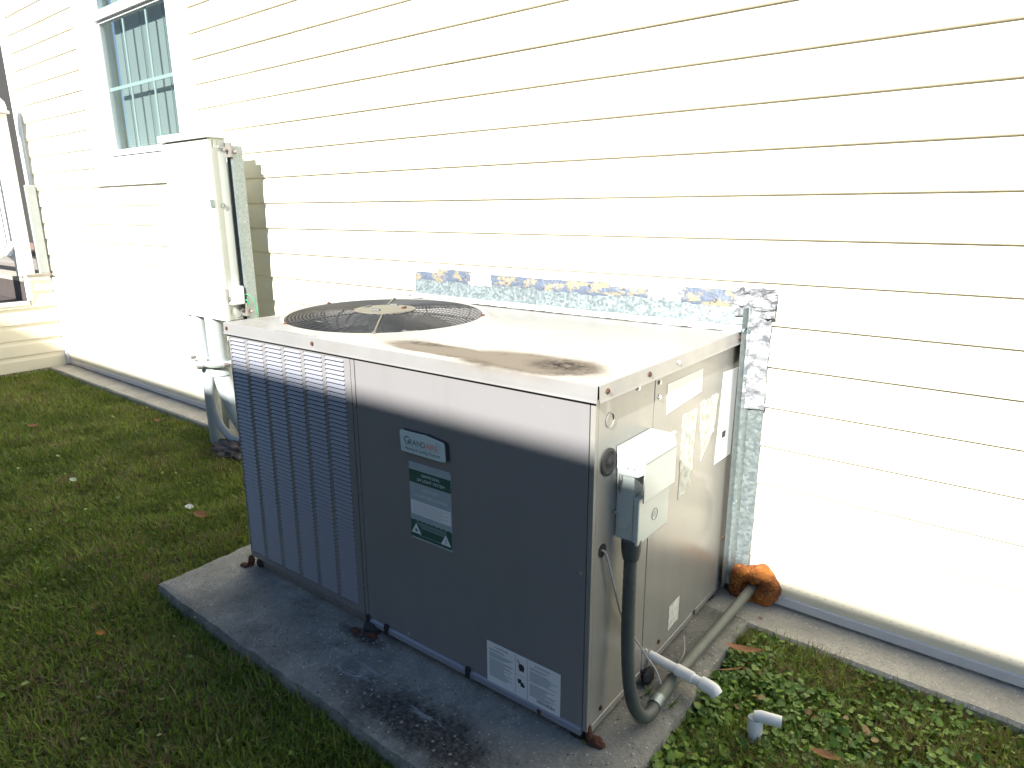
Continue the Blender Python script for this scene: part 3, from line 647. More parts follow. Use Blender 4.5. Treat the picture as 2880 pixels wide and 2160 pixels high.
for s, sz, z, w_ in (('IMPORTANT', .0095, .5210, .062), ('UV LAMP REPLACEMENT', .0105, .5020, .126)):
    o, wd = ftext(s, sz, MT['label'], uo, xm_-w_/2+.002, z, -.0030, width=w_)
    for v in o.data.vertices: pass
p = MB()
for i in range(6): p.box(ux0+.008, ux1-.012-.02*(i % 2), -.0028, -.0025, .4815-i*.0055, .4821-i*.0055)
a(p, 'fine_print', MT['inkgrey'], uo)['kind'] = 'stuff'
p = MB()
for i in range(9):
    x = ux0+.003+i*.0178; p.box(x, x+.008, -.0028, -.0025, .4305, .4355); p.box(x, x+.009, -.0028, -.0025, .3755, .3805)
for i in range(4): p.box(ux0+.022+.006*i, ux1-.020, -.0028, -.0025, .4245-i*.0045, .4260-i*.0045)
p.box(ux0+.03, ux1-.03, -.0028, -.0025, .3885, .3895)
a(p, 'printed_dashes', MT['labelgrey'], uo)
for (tx, tz_) in ((ux0+.020, .392), (ux1-.022, .388)):
    p = MB(); p.prism([(tx-.018, tz_), (tx+.018, tz_), (tx, tz_+.030)], 1, -.0030, -.0025); to_ = a(p, 'warning_triangle', MT['label'], uo)
p = MB(); t = (ux1-.022, .388); p.tube([(t[0]+.002, -.0032, t[1]+.019), (t[0]-.002, -.0032, t[1]+.012), (t[0]+.003, -.0032, t[1]+.011), (t[0]-.001, -.0032, t[1]+.004)], .0007, 4); a(p, 'warning_symbol', MT['ink'], uo)
p = MB(); p.lathe([(.0055, 0), (.0045, -.0002), (0, -.0002)], (ux0+.020, -.0031, .401), 'y', 10); a(p, 'warning_symbol', MT['inkgrey'], uo)
# caution label at the bottom
cl = MB(); cx0, cx1, cz0, cz1 = -.305, -.076, .042, .162; cl.box(cx0, cx1, -.0022, -.0012, cz0, cz1); clo = a(cl, 'caution_label', MT['label'])
p = MB(); rr = random.Random(4)
for col_x0, col_x1 in ((cx0+.008, cx0+.088), (cx0+.138, cx1-.008)):
    z = cz1-.020
    while z > cz0+.018:
        if rr.random() > .14: p.box(col_x0, col_x0+(col_x1-col_x0)*rr.uniform(.55, 1), -.0026, -.0023, z, z+.0017)
        z -= .0036
a(p, 'fine_print', MT['greytextline'], clo)['kind'] = 'stuff'
p = MB(); p.box(cx0+.093, cx0+.0938, -.0026, -.0023, cz0+.006, cz1-.002); p.box(cx0+.131, cx0+.1318, -.0026, -.0023, cz0+.004, cz1-.002); p.box(cx0+.094, cx1-.06, -.0026, -.0023, cz0+.062, cz0+.0626); a(p, 'label_rule', MT['inkgrey'], clo)
p = MB(); p.lathe([(.0095, 0), (0, -.0001)], (cx0+.112, -.0027, cz0+.088), 'y', 14); p.box(cx0+.105, cx0+.120, -.0029, -.0026, cz0+.077, cz0+.084)
p.tube([(cx0+.100, -.0027, cz0+.106), (cx0+.108, -.0027, cz0+.092)], .0012, 4); a(p, 'pictogram', MT['ink'], clo)
p = MB(); p.box(cx0+.101, cx0+.112, -.0029, -.0026, cz0+.040, cz0+.052); p.box(cx0+.110, cx0+.119, -.0028, -.0025, cz0+.033, cz0+.045); p.lathe([(.005, 0), (0, -.0001)], (cx0+.118, -.0029, cz0+.037), 'y', 10); a(p, 'pictogram', MT['ink'], clo)
ftext('CAUTION', .008, MT['ink'], clo, cx0+.028, cz1-.0125, -.0026, width=.042); ftext('ATTENTION', .0075, MT['ink'], clo, cx0+.152, cz1-.0125, -.0026, width=.046)
p = MB()
for i in range(16): p.box(cx1-.070+i*.0036, cx1-.070+i*.0036+rr.choice((.0012, .002, .0028)), -.0027, -.0024, cz0+.010, cz0+.018)
a(p, 'label_barcode', MT['inkgrey'], clo)

# ------------------------------------------------------------------ things fixed to the unit (unit frame -> world)
def acthing(name, label, cat, base, **k):
    t = thing(name, label, cat, tuple(AM @ Vector(base)), AROT, **k); return t
def rel(mb, base): mb.v = [(x-base[0], y-base[1], z-base[2]) for x, y, z in mb.v]; return mb
base = (0.0015, .18, .508)
ds = acthing('disconnect_switch', 'small pale grey electrical disconnect box on the side of the air conditioner', 'electrical box', base)
p = MB(); p.box(.0012, .045, .100, .258, .508, .725); rel(p, base).build('enclosure', MT['discon'], ds, bevel=.003)
p = MB(); p.box(.0455, .060, .098, .258, .500, .618); rel(p, base).build('front_cover', MT['discon'], ds, bevel=.004)
# hinged lid: hooded end profile in (x,z) run along y
hp = [(.0016, .731), (.058, .729), (.066, .722), (.070, .700), (.070, .678), (.055, .668), (.016, .666), (.0016, .682)]
p = MB(); p.prism(hp, 1, .096, .0995); rel(p, base).build('lid_end', MT['discon'], ds)
p = MB(); p.prism([(.0016, .7315), (.058, .7305), (.066, .7245), (.0715, .704), (.0708, .6085), (.0672, .6085), (.068, .703), (.060, .722), (.0016, .7255)], 1, .0992, .262); rel(p, base).build('hinged_lid', MT['discon'], ds, bevel=.0025)
p = MB(); p.box(.0718, .0722, .100, .261, .7015, .7025); rel(p, base).build('lid_crease', MT['inkgrey'], ds)
p = MB(); p.lathe([(.0215, 0), (.0215, -.0012), (.0190, -.0012), (.0188, 0)], (.024, .100, .550), 'y', 24); p.lathe([(.0155, 0), (.0150, -.0016), (0, -.0018)], (.022, .100, .551), 'y', 24); rel(p, base).build('knockout', MT['discon'], ds)
p = MB(); p.lathe([(.0150, 0), (.0150, .001), (.0138, .001), (.0138, 0)], (.060, .182, .552), 'x', 22); rel(p, base).build('maker_emblem_ring', MT['greytextline'], ds)
def emb(t_, sz, x, y, z):
    o, wd = ftext(t_, sz, MT['greytextline'], ds, 0, 0, 0); 
    for v in o.data.vertices: v.co = Vector((x-base[0], y-base[1]+v.co.x, z-base[2]+v.co.z))
emb('GE', .0155, .0603, .1705, .5470)
for (xx, zz) in ((.046, .6765), (.030, .6745)): 
    p = MB(); p.lathe([(.0022, 0), (.002, -.0012), (0, -.0013)], (xx, .096, zz+.010), 'y', 8); rel(p, base).build('rivet', MT['tape_knock'], ds)
p = MB(); p.tube([(.012, .097, .668), (.014, .094, .655), (.011, .096, .640), (.013, .096, .622)], [.003, .0045, .004, .0015], 6); rel(p, base).build('latch', MT['tape_knock'], ds)
p = MB(); p.box(.050, .058, .262, .288, .722, .728); rel(p, base).build('latch_tab', MT['discon'], ds, bevel=.001)
p = MB(); p.box(.044, .052, .268, .274, .675, .716); rel(p, base).build('tag', MT['blueplastic'], ds)
p = MB(); p.box(.042, .056, .264, .276, .655, .676); rel(p, base).build('tag_end', MT['label'], ds)
p = MB(); p.tube([(.006, .100, .575), (.006, .084, .575)], .003, 8); rel(p, base).build('mounting_screw', MT['screw'], ds)

# flexible conduit from the box, elbow, coupling, rigid pipe to the wall (world coordinates)
def catmull(P, n=10):
    P = [Vector(p) for p in P]; P = [P[0]*2-P[1]]+P+[P[-1]*2-P[-2]]; out = []
    for i in range(1, len(P)-2):
        for k in range(n):
            t = k/n; out.append(.5*((2*P[i])+(P[i+1]-P[i-1])*t+(2*P[i-1]-5*P[i]+4*P[i+1]-P[i+2])*t*t+(3*P[i]-P[i-1]-3*P[i+1]+P[i+2])*t**3))
    out.append(P[-2]); return out
base = (.035, .15, 0.002)
cd = thing('electrical_conduit', 'dark flexible conduit curving down from the disconnect box and running to the wall', 'conduit', base)
def cw(mb, name, m, **k): return rel(mb, base).build(name, m, cd, **k)
p = MB(); p.lathe([(.024, 0), (.024, -.020), (.0225, -.034), (.019, -.052), (.0165, -.054)], (.034, .120, .508), seg=20, cap=True); cw(p, 'conduit_fitting', MT['flex'], smooth=True)
pts = catmull([(.034, .120, .47), (.038, .112, .38), (.042, .105, .28), (.052, .098, .17), (.064, .102, .09), (.076, .130, .036), (.080, .170, .021), (.076, .205, .0225)], 9)
rs = [.0158+.0006*(i % 2) for i in range(len(pts))]
p = MB(); p.tube(pts, rs, 18); cw(p, 'flexible_hose', MT['flex'], smooth=True)
p = MB(); p.tube([(.0765, .196, .0225), (.0745, .228, .0230)], .0185, 18); cw(p, 'steel_coupling', MT['galv'], smooth=True)
p = MB(); p.tube([(.0745, .228, .0225), (.070, .30, .0220), (.069, .36, .022)], .0165, 16); cw(p, 'pipe_sleeve', MT['rigid'], smooth=True)
p = MB(); p.tube(catmull([(.069, .34, .0205), (.071, .50, .022), (.077, .70, .026), (.083, .86, .034), (.085, .905, .037)], 4), .0152, 16); cw(p, 'rigid_pipe', MT['rigid'], smooth=True)
# low voltage cable
base = tuple(AM @ Vector((.002, .044, .496)))
th = thing('thermostat_cable', 'thin pale cable from the hole in the unit hanging behind the conduit', 'cable', base)
p = MB(); p.tube(catmull([(-.012, .04, .498), (.006, .05, .492), (.012, .066, .44), (.016, .082, .385), (.012, .13, .29), (.014, .20, .19), (.022, .245, .12), (.045, .262, .075), (.062, .262, .040)], 8), .0026, 7); rel(p, base).build('cable_run', MT['cable'], th, smooth=True)
p = MB(); p.tube(catmull([(.03, .47, .055), (.050, .43, .030), (.052, .38, .018), (.045, .34, .014)], 6), .0022, 6); tag(p.build('loose_wire', MT['cable'], smooth=True), 'short pale wire end hanging from the base of the unit', 'wire')
# condensate drain
base = (.02, .325, .058)
dr = thing('condensate_drain', 'white plastic drain pipe leaving the base of the unit towards the weeds', 'pipe', base)
def dw(mb, name, **k): return rel(mb, base).build(name, MT['pvc'], dr, **k)
p = MB(); p.tube([(-.004, .327, .060), (.080, .323, .054)], .0132, 18); dw(p, 'pipe', smooth=True)
p = MB(); p.tube([(.075, .3232, .0545), (.077, .3231, .0543), (.124, .3205, .0508), (.1245, .3205, .0508)], [.0145, .0165, .0165, .0145], 18); dw(p, 'coupling', smooth=True)
p = MB(); p.tube([(.118, .321, .051), (.150, .319, .0490)], .0132, 18); dw(p, 'pipe', smooth=True)
p = MB(); p.tube([(.146, .3192, .0492), (.148, .3191, .049)]+catmull([(.150, .319, .049), (.170, .3180, .0478), (.182, .3173, .0450), (.190, .3170, .0370)], 5), [.0155, .0182]+[.0182]*16, 18); dw(p, 'elbow', smooth=True)
lump('putty', (.010, .292, .022), (.014, .030, .020), MT['blacktape'], parent=None, seed=12); 
o = bpy.data.objects['putty']; tag(o, 'black putty lump round the drain outlet at the base of the unit', 'sealant')
# cleanout elbow in the weeds
base = (.288, .318, GZ)
el = thing('drain_riser', 'short white plastic pipe elbow sticking up out of the weeds', 'pipe', base)
p = MB(); p.tube([(.300, .300, GZ-.02), (.297, .305, -.012), (.2965, .3055, -.011), (.294, .309, .026)], [.0150, .0150, .0185, .0185], 20, caps=False); rel(p, base).build('riser', MT['pvc'], el, smooth=True)
p = MB(); p.tube([(.294, .3085, .018), (.2938, .309, .0262)], [.0160, .0160], 20); rel(p, base).build('riser_inside', MT['greytextline'], el)
p = MB(); p.tube([(.292, .3095, .031), (.305, .3125, .034), (.352, .3245, .033)], [.0125, .0145, .0145], 20); rel(p, base).build('side_outlet', MT['pvc'], el, smooth=True)
p = MB(); p.tube([(.3518, .3244, .033), (.3524, .3246, .033)], .0115, 18); rel(p, base).build('outlet_mouth', MT['greytextline'], el)
# foam
fo = MB(); vs = []; nu, nv = 56, 28; FC = Vector((.080, .885, .036))
for i in range(nu):
    t = 2*math.pi*i/nu
    R0 = .045*(1+.14*math.sin(t*2+1)+.10*math.sin(3*t)); 
    for k in range(nv):
        s = 2*math.pi*k/nv; w_ = .033*(1+.45*mnoise.noise(Vector((math.cos(t)*1.3, math.sin(t)*1.3, 4)))+.20*mnoise.noise(Vector((math.cos(t)*3, math.sin(t)*3, math.cos(s)*2)))+.10*mnoise.noise(Vector((math.cos(t)*8, math.sin(t)*8, math.sin(s)*6))))
        rr_ = R0+w_*math.cos(s); z_ = FC.z+rr_*math.sin(t)*1.12
        vs.append((FC.x+rr_*math.cos(t), FC.y+.004-w_*.85*math.sin(s), max(z_, -.016)))
fo.add(vs, [(i*nv+k, i*nv+(k+1) % nv, ((i+1) % nu)*nv+(k+1) % nv, ((i+1) % nu)*nv+k) for i in range(nu) for k in range(nv)])
fo.v = [(x-FC.x, y-FC.y, z+.012) for x, y, z in fo.v]; o = fo.build('expanding_foam', MT['foam'], smooth=True, loc=(FC.x, FC.y, -.012)); tag(o, 'lumpy orange foam sealing the conduit where it enters the wall', 'foam')

# flashing around the opening behind the unit
base = (-.7, YW-.02, .90)
fl = thing('duct_flashing', 'galvanised sheet flashing sealing the unit to the siding with old foil tape', 'flashing', base)
def fw(mb, name, m, **k): return rel(mb, base).build(name, m, fl, **k)
def rough_strip(mb, xa, xb, prof, n=60, amp=.0025, seed=0, axis=0, front=0):
    vs = []; m_ = len(prof)
    for i in range(n+1):
        t = xa+(xb-xa)*i/n
        for k, (u, v) in enumerate(prof):
            du = amp*mnoise.noise(Vector((t*26, k*1.7, seed))); dv = amp*1.2*mnoise.noise(Vector((t*19, k*2.3+9, seed)))
            vs.append((t, u+du, v+dv) if axis == 0 else (v+dv, u+du, t))
    mb.add(vs, [(i*m_+k, i*m_+k+1, (i+1)*m_+k+1, (i+1)*m_+k) for i in range(n) for k in range(m_-1)])
ztf = lambda x: .0
p = MB(); rough_strip(p, -1.455, .004, [(YW-.078, .885), (YW-.074, .893), (YW-.038, .897), (YW-.032, .905), (YW-.0270, .955), (YW-.0225, .963)], 70, .0012, 1); fw(p, 'top_flange', MT['galv'], smooth=True)
rr = random.Random(5); xs_ = [-1.453, -1.32, -1.14, -1.03, -.83, -.66, -.50, -.34, -.22, -.06, .02]
for i in range(len(xs_)-1):
    p = MB(); hi = .985+rr.uniform(-.006, .008)+(.012 if i in (1, ) else 0)+.010*(i/10); rough_strip(p, xs_[i]-.004, xs_[i+1]+.004, [(YW-.026-.0008*(i % 3), .948), (YW-.0275-.0008*(i % 3), .962), (YW-.0255-.0006*(i % 2), .972), (YW-.0205-.0006*(i % 2), hi)], 24, .0028, 10+i)
    fw(p, 'tape_strip', (MT['mastic'], MT['mastic'], MT['label'], MT['mastic'], MT['mastic'], MT['mastic'], MT['mastic'], MT['foil'], MT['mastic'], MT['mastic'])[i], smooth=True)
p = MB(); p.strip([(YW-.020, .009), (YW-.046, .011), (YW-.047, .004), (YW-.049, .002), (YW-.090, .0015)], 2, .028, .955); 
p.v = [(y_, x_, z) for x_, y_, z in p.v]  # profile was given as (y, x)
p.strip([(.0105, YW-.047), (.020, YW-.026), (.060, YW-.0215), (.064, YW-.0165)], 2, .03, .955)
fw(p, 'side_flange', MT['galv'])
p = MB(); vs = []; n = 46
for i in range(n+1):
    z = .64+(1.006-.64)*i/n; w0 = .004+.004*mnoise.noise(Vector((z*20, 0, 3))); w1 = .068+.008*mnoise.noise(Vector((z*15, 5, 3)))+(.010 if z > .93 else 0)+(.006 if z < .66 else 0)
    for k in range(9):
        t = k/8; x = w0+(w1-w0)*t; vs.append((x, YW-.0285-.018*(1-t)**2+.0052*mnoise.noise(Vector((x*60, z*45, 8)))+.003*mnoise.noise(Vector((x*150, z*110, 2)))-.002, z))
p.add(vs, [(i*9+k, i*9+k+1, (i+1)*9+k+1, (i+1)*9+k) for i in range(n) for k in range(8)]); fw(p, 'foil_tape', MT['foil'], smooth=True)
p = MB(); vs = []
for i in range(13):
    for k in range(13):
        x = -.045+.125*i/12+.004*mnoise.noise(Vector((i, k, 2.2))); z = .925+.088*k/12+.006*mnoise.noise(Vector((i*.7, k*.5, 1.1))); vs.append((x, YW-.040+.014*mnoise.noise(Vector((i*.55, k*.6, 4.4))), z))
p.add(vs, [(i*13+k, i*13+k+1, (i+1)*13+k+1, (i+1)*13+k) for i in range(12) for k in range(12)]); fw(p, 'foil_corner_patch', MT['foil'])
p = MB(); rough_strip(p, -1.42, .0, [(YW-.094, .886), (YW-.084, .896), (YW-.068, .901), (YW-.060, .899)], 90, .0022, 33); fw(p, 'caulk_bead', MT['torn'], smooth=True)
p = MB(); p.box(-.008, .030, .874, .900, .0, .035); fw(p, 'flange_end', MT['blacktape'], bevel=.004)

# ------------------------------------------------------------------ meter box, posts, conduits
base = (-2.83, .68, -.06)
mt = thing('meter_cabinet', 'tall pale grey electric meter cabinet standing off the wall beside the window', 'meter box', (-2.83, .68, .69))
base = (-2.83, .68, .69)
def mw(mb, name, m, parent=mt, **k): return rel(mb, base).build(name, m, parent, **k)
bx0, bx1, by0, by1, bz0, bz1 = -3.062, -2.606, .634, .727, .693, 1.588
p = MB(); p.box(bx0+.003, bx1-.0, by0+.018, by1, bz0, bz1); mw(p, 'cabinet_body', MT['meter'], bevel=.003)
p = MB(); p.box(bx0-.002, bx1+.006, by0, by0+.0175, bz0-.003, bz1-.003); mw(p, 'door', MT['meter'], bevel=.003)
p = MB(); p.box(bx0-.018, bx1+.014, by0-.014, by1+.006, bz1, bz1+.034); mw(p, 'cabinet_cap', MT['meter'], bevel=.004)
p = MB(); p.lathe([(.062, 0), (.060, .004), (.05, .007), (0, .008)], (-2.74, .68, bz1+.034), seg=20); mw(p, 'hub_cover', MT['meter'])
p = MB(); p.box(bx1, bx1+.004, by0+.028, by1-.006, 1.545, 1.578); p.box(bx1+.0041, bx1+.006, by0+.05, by0+.053, 1.545, 1.578); mw(p, 'side_flap', MT['meter'])
p = MB(); p.box(bx1-.022, bx1+.008, by0-.006, by0-.0005, 1.262, 1.300); p.lathe([(.012, 0), (.012, .003), (.009, .003), (.009, 0)], (bx1+.0005, by0+.048, 1.270), 'x', 16); mw(p, 'hasp', MT['galv'])
p = MB(); p.lathe([(.029, 0), (.029, .0015), (.026, .0015), (.026, 0)], (bx1+.0005, by0+.058, .735), 'x', 22); p.lathe([(.020, 0), (.0195, .0015), (0, .002)], (bx1+.0005, by0+.058, .735), 'x', 22); mw(p, 'knockout', MT['meter'])
for (xx, zz) in ((-2.66, .722), (-2.68, .716), (-2.645, .708)):
    p = MB(); p.lathe([(.004, 0), (.0035, -.002), (0, -.002)], (xx, by0, zz), 'y', 8); mw(p, 'door_rivet', MT['tape_knock'])
# side junction box with green ground wire
base = (bx1+.001, .70, .79)
jb = thing('grounding_box', 'small white plastic box fixed on the side of the meter cabinet', 'junction box', base)
p = MB(); p.box(bx1+.001, bx1+.044, .655, .722, .775, .868); rel(p, base).build('housing', MT['white'], jb, bevel=.006)
p = MB(); p.box(bx1+.001, bx1+.018, .644, .6548, .795, .855); p.box(bx1+.018, bx1+.030, .648, .6548, .80, .818); rel(p, base).build('terminal', MT['tape_knock'], jb)
p = MB(); p.tube(catmull([(bx1+.03, .722, .822), (bx1+.06, .735, .822), (bx1+.085, .75, .79), (bx1+.09, .755, .73), (bx1+.085, .76, .69)], 6), .0024, 6); p.tube(catmull([(bx1+.035, .722, .79), (bx1+.05, .728, .795), (bx1+.056, .732, .77)], 5), .003, 6); rel(p, base).build('ground_wire', MT['greenwire'], jb, smooth=True)
# strut posts
def strut_at(x, ztop, label):
    t = thing('strut_post', label, 'post', (x, .76, GZ), group='steel posts carrying the meter cabinet')
    z0 = -.12
    p = MB(); p.box(x-.030, x-.026, .735, .788, z0, ztop); p.box(x+.026, x+.030, .735, .788, z0, ztop); p.box(x-.026, x+.026, .784, .788, z0, ztop); p.box(x-.026, x-.021, .735, .738, z0, ztop); p.box(x+.006, x+.026, .735, .738, z0, ztop)
    p.v = [(a_-x, b_-.76, c_-GZ) for a_, b_, c_ in p.v]; p.build('channel', MT['galv'], t)
    p = MB(); p.box(x-.023, x+.023, .760, .783, z0, ztop-.05); p.v = [(a_-x, b_-.76, c_-GZ) for a_, b_, c_ in p.v]; p.build('channel_shade_fill', MT['blacktape'], t)  # black block stands in for the shade inside the open channel
    for zz in (1.535, .745):
        p = MB(); p.box(x-.036, x+.034, .722, .734, zz-.035, zz+.035); p.tube([(x+.006, .728, zz), (x+.006, .704, zz)], .010, 8); p.tube([(x+.034, .745, zz-.01), (x+.056, .745, zz-.01)], .009, 8)
        p.v = [(a_-x, b_-.76, c_-GZ) for a_, b_, c_ in p.v]; p.build('bracket', MT['tape_knock'], t, bevel=.002)
strut_at(-2.588, 1.555, 'galvanised channel post at the right edge of the meter cabinet')
strut_at(-3.03, 1.555, 'galvanised channel post hidden behind the left side of the meter cabinet')
# three conduits under the cabinet
def pipe(name, label, pts, r, base, extra=None, group='grey conduits rising to the meter cabinet'):
    t = thing(name, label, 'conduit', base, group=group); p = MB(); p.tube(pts, r, 20); rel(p, base).build('pipe_run', MT['conduitpvc'], t, smooth=True)
    if extra:
        for (pt, rr2) in extra: p = MB(); p.tube(pt, rr2, 20); rel(p, base).build('coupling', MT['conduitpvc'], t, smooth=True)
    return t
pipe('conduit_riser', 'straight grey conduit from the lawn up into the meter cabinet', [(-2.925, .672, -.12), (-2.930, .672, .30), (-2.965, .676, .50), (-2.975, .676, .695)], .041, (-2.925, .672, GZ))
pipe('conduit_riser', 'thick grey conduit under the meter cabinet bending behind the unit', catmull([(-2.815, .68, .695), (-2.812, .68, .50), (-2.80, .685, .36), (-2.74, .69, .22), (-2.64, .70, .08), (-2.56, .71, -.06)], 6), .052, (-2.815, .68, GZ),
     [([(-2.811, .68, .45), (-2.803, .684, .37)], .058)])
pipe('conduit_riser', 'slim grey conduit bowing low beside the thick meter conduit', catmull([(-2.86, .645, .36), (-2.875, .64, .22), (-2.84, .645, .10), (-2.76, .655, .03), (-2.66, .665, .015)], 6), .021, (-2.87, .645, GZ))
pipe('conduit_riser', 'short offset grey conduit at the left of the cabinet underside', catmull([(-3.045, .67, .695), (-3.045, .67, .60), (-3.02, .672, .54), (-2.985, .675, .48)], 6), .025, (-3.045, .67, .5))
base = (-2.86, .65, .44)
st_ = thing('pipe_strap', 'grey metal strap clamping the conduits below the meter cabinet', 'bracket', base)
p = MB(); p.box(-3.01, -2.70, .725, .755, .415, .455); rel(p, base).build('crossbar', MT['discon'], st_, bevel=.004)
p = MB(); p.tube(catmull([(-2.90, .735, .44), (-2.885, .64, .44), (-2.84, .612, .44), (-2.775, .615, .44), (-2.74, .66, .44), (-2.735, .735, .44)], 5), .016, 6); p.tube(catmull([(-3.03, .735, .42), (-3.015, .64, .42), (-2.975, .618, .42), (-2.925, .62, .42), (-2.90, .66, .42), (-2.898, .735, .42)], 5), .014, 6); rel(p, base).build('strap', MT['discon'], st_, smooth=True)
for (x, y, z) in ((-3.03, .640, .445), (-2.92, .615, .405), (-2.72, .66, .44)): p = MB(); p.tube([(x, y+.015, z), (x, y-.012, z)], .011, 8); rel(p, base).build('bolt', MT['tape_knock'], st_)
o = lump('leaf_litter', (-2.66, .62, -.03), (.15, .08, .05), MT['debris'], parent=None, seed=21, sub=4, amp=.6, fq=6); tag(o, 'heap of dead leaves and soil behind the corner of the pad', 'leaf litter', kind='stuff')

# ------------------------------------------------------------------ grass and weeds
def blades(name, n, region, L0, L1, Wd, label, dry=.16, hue=1.0, dens=None):
    X = []; Y = []
    tot = 0
    while tot < n:
        x, y = region(int((n-tot)*1.3)+50); X.append(x); Y.append(y); tot += len(x)
    X = np.concatenate(X)[:n]; Y = np.concatenate(Y)[:n]
    xs = np.linspace(-6.6, 1.8, 240); ys = np.linspace(-2.4, .9, 110)
    def field(s, seed): 
        F = np.array([[mnoise.noise(Vector((a*s, b_*s, seed))) for a in xs] for b_ in ys])
        ix = np.clip(((X-xs[0])/(xs[-1]-xs[0])*239).astype(int), 0, 239); iy = np.clip(((Y-ys[0])/(ys[-1]-ys[0])*109).astype(int), 0, 109); return F[iy, ix]
    f1 = field(2.2, 1.3); f2 = field(5.5, 8.1); f3 = field(11, 3.7)
    Z = GZ+.010*field(1.7, 0)+.006*field(6, 21)-.008
    th = rng.uniform(0, 2*np.pi, n); L = rng.uniform(L0, L1, n)*(1+.35*f2+.25*f3); lean = np.clip(rng.normal(.85, .42, n), .05, 1.5)
    w = Wd*rng.uniform(.6, 1.3, n); dx, dy = np.cos(th), np.sin(th); px, py = -dy*w/2, dx*w/2
    V = np.zeros((n, 5, 3)); mid = L*.55
    hx = np.sin(lean*.6)*mid; hz = np.cos(lean*.6)*mid; tx = hx+np.sin(lean*1.35)*(L-mid); tz = hz+np.cos(lean*1.35)*(L-mid); tz = np.maximum(tz, .006)
    for i, (sx_, h, z_) in enumerate(((-1, 0, 0), (1, 0, 0), (1, 1, 1), (-1, 1, 1))):
        V[:, i, 0] = X+px*sx_*(.9 if i > 1 else .7)+(dx*hx if h else 0); V[:, i, 1] = Y+py*sx_*(.9 if i > 1 else .7)+(dy*hx if h else 0); V[:, i, 2] = Z+(hz if z_ else 0)
    V[:, 4, 0] = X+dx*tx; V[:, 4, 1] = Y+dy*tx; V[:, 4, 2] = Z+tz
    me_ = bpy.data.meshes.new(name); me_.vertices.add(n*5); me_.vertices.foreach_set('co', V.reshape(-1).astype('f4'))
    base_ = (np.arange(n)*5)[:, None]; loops = np.concatenate([base_+np.array([0, 1, 2, 3]), base_+np.array([3, 2, 4])], axis=1).reshape(-1)
    me_.loops.add(n*7); me_.loops.foreach_set('vertex_index', loops.astype('i4')); me_.polygons.add(n*2)
    ls = np.stack([np.arange(n)*7, np.arange(n)*7+4], 1).reshape(-1); me_.polygons.foreach_set('loop_start', ls.astype('i4')); me_.polygons.foreach_set('loop_total', np.tile([4, 3], n).astype('i4'))
    me_.update()
    pd = np.clip(dry+.08+.50*f1+.35*f2+.2*f3, .03, .8); isd = rng.uniform(0, 1, n) < pd*.75
    g1 = np.array([.120, .190, .026]); g2 = np.array([.275, .350, .055]); br = np.array([.20, .125, .055]); br2 = np.array([.34, .27, .14])
    t = rng.uniform(0, 1, n)[:, None]; c_ = g1*(1-t)+g2*t; c_ = c_*(1+.45*f2[:, None]+.30*f1[:, None])*hue; t2 = rng.uniform(0, 1, n)[:, None]; c_ = np.where(isd[:, None], br*(1-t2)+br2*t2, c_)
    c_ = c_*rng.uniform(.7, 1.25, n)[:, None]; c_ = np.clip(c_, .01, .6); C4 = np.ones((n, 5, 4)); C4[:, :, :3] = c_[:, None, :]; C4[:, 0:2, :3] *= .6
    ca = me_.color_attributes.new('Col', 'FLOAT_COLOR', 'POINT'); ca.data.foreach_set('color', C4.reshape(-1).astype('f4')); me_.materials.append(MT['grass'])
    o = bpy.data.objects.new(name, me_); COL.objects.link(o); tag(o, label, 'grass', kind='stuff'); return o
def offpad(x, y): return ~((x > -1.575) & (x < .11) & (y > -.298))
def regA(k):    # lawn in view, denser near the camera
    x = -.2-5.9*rng.uniform(0, 1, k)**1.35; y = rng.uniform(-1.25, .738, k); lo = -.88-.274*(x+1.117)-.16
    ok = (y > lo) & offpad(x, y); edge = (x > -1.117) & (y < -.88+.784*(x+1.117)-.10); return x[ok & ~edge], y[ok & ~edge]
def regB(k):
    x = rng.uniform(-6.3, 1.5, k); y = rng.uniform(-2.2, .738, k); lo = -.88-.274*(x+1.117)-.10
    ok = ((y < lo) | (x > -1.0)) & offpad(x, y); return x[ok], y[ok]
def regC(k):
    x = rng.uniform(.10, 1.1, k); y = rng.uniform(-.15, .740, k); ok = (y > -.08+.78*(x-.1)-.12) ; return x[ok], y[ok]
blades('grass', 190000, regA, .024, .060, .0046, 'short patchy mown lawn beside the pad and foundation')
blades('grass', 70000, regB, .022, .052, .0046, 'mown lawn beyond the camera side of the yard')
blades('grass', 38000, regC, .030, .070, .0036, 'thin grass growing among the broad leaved weeds', dry=.30)
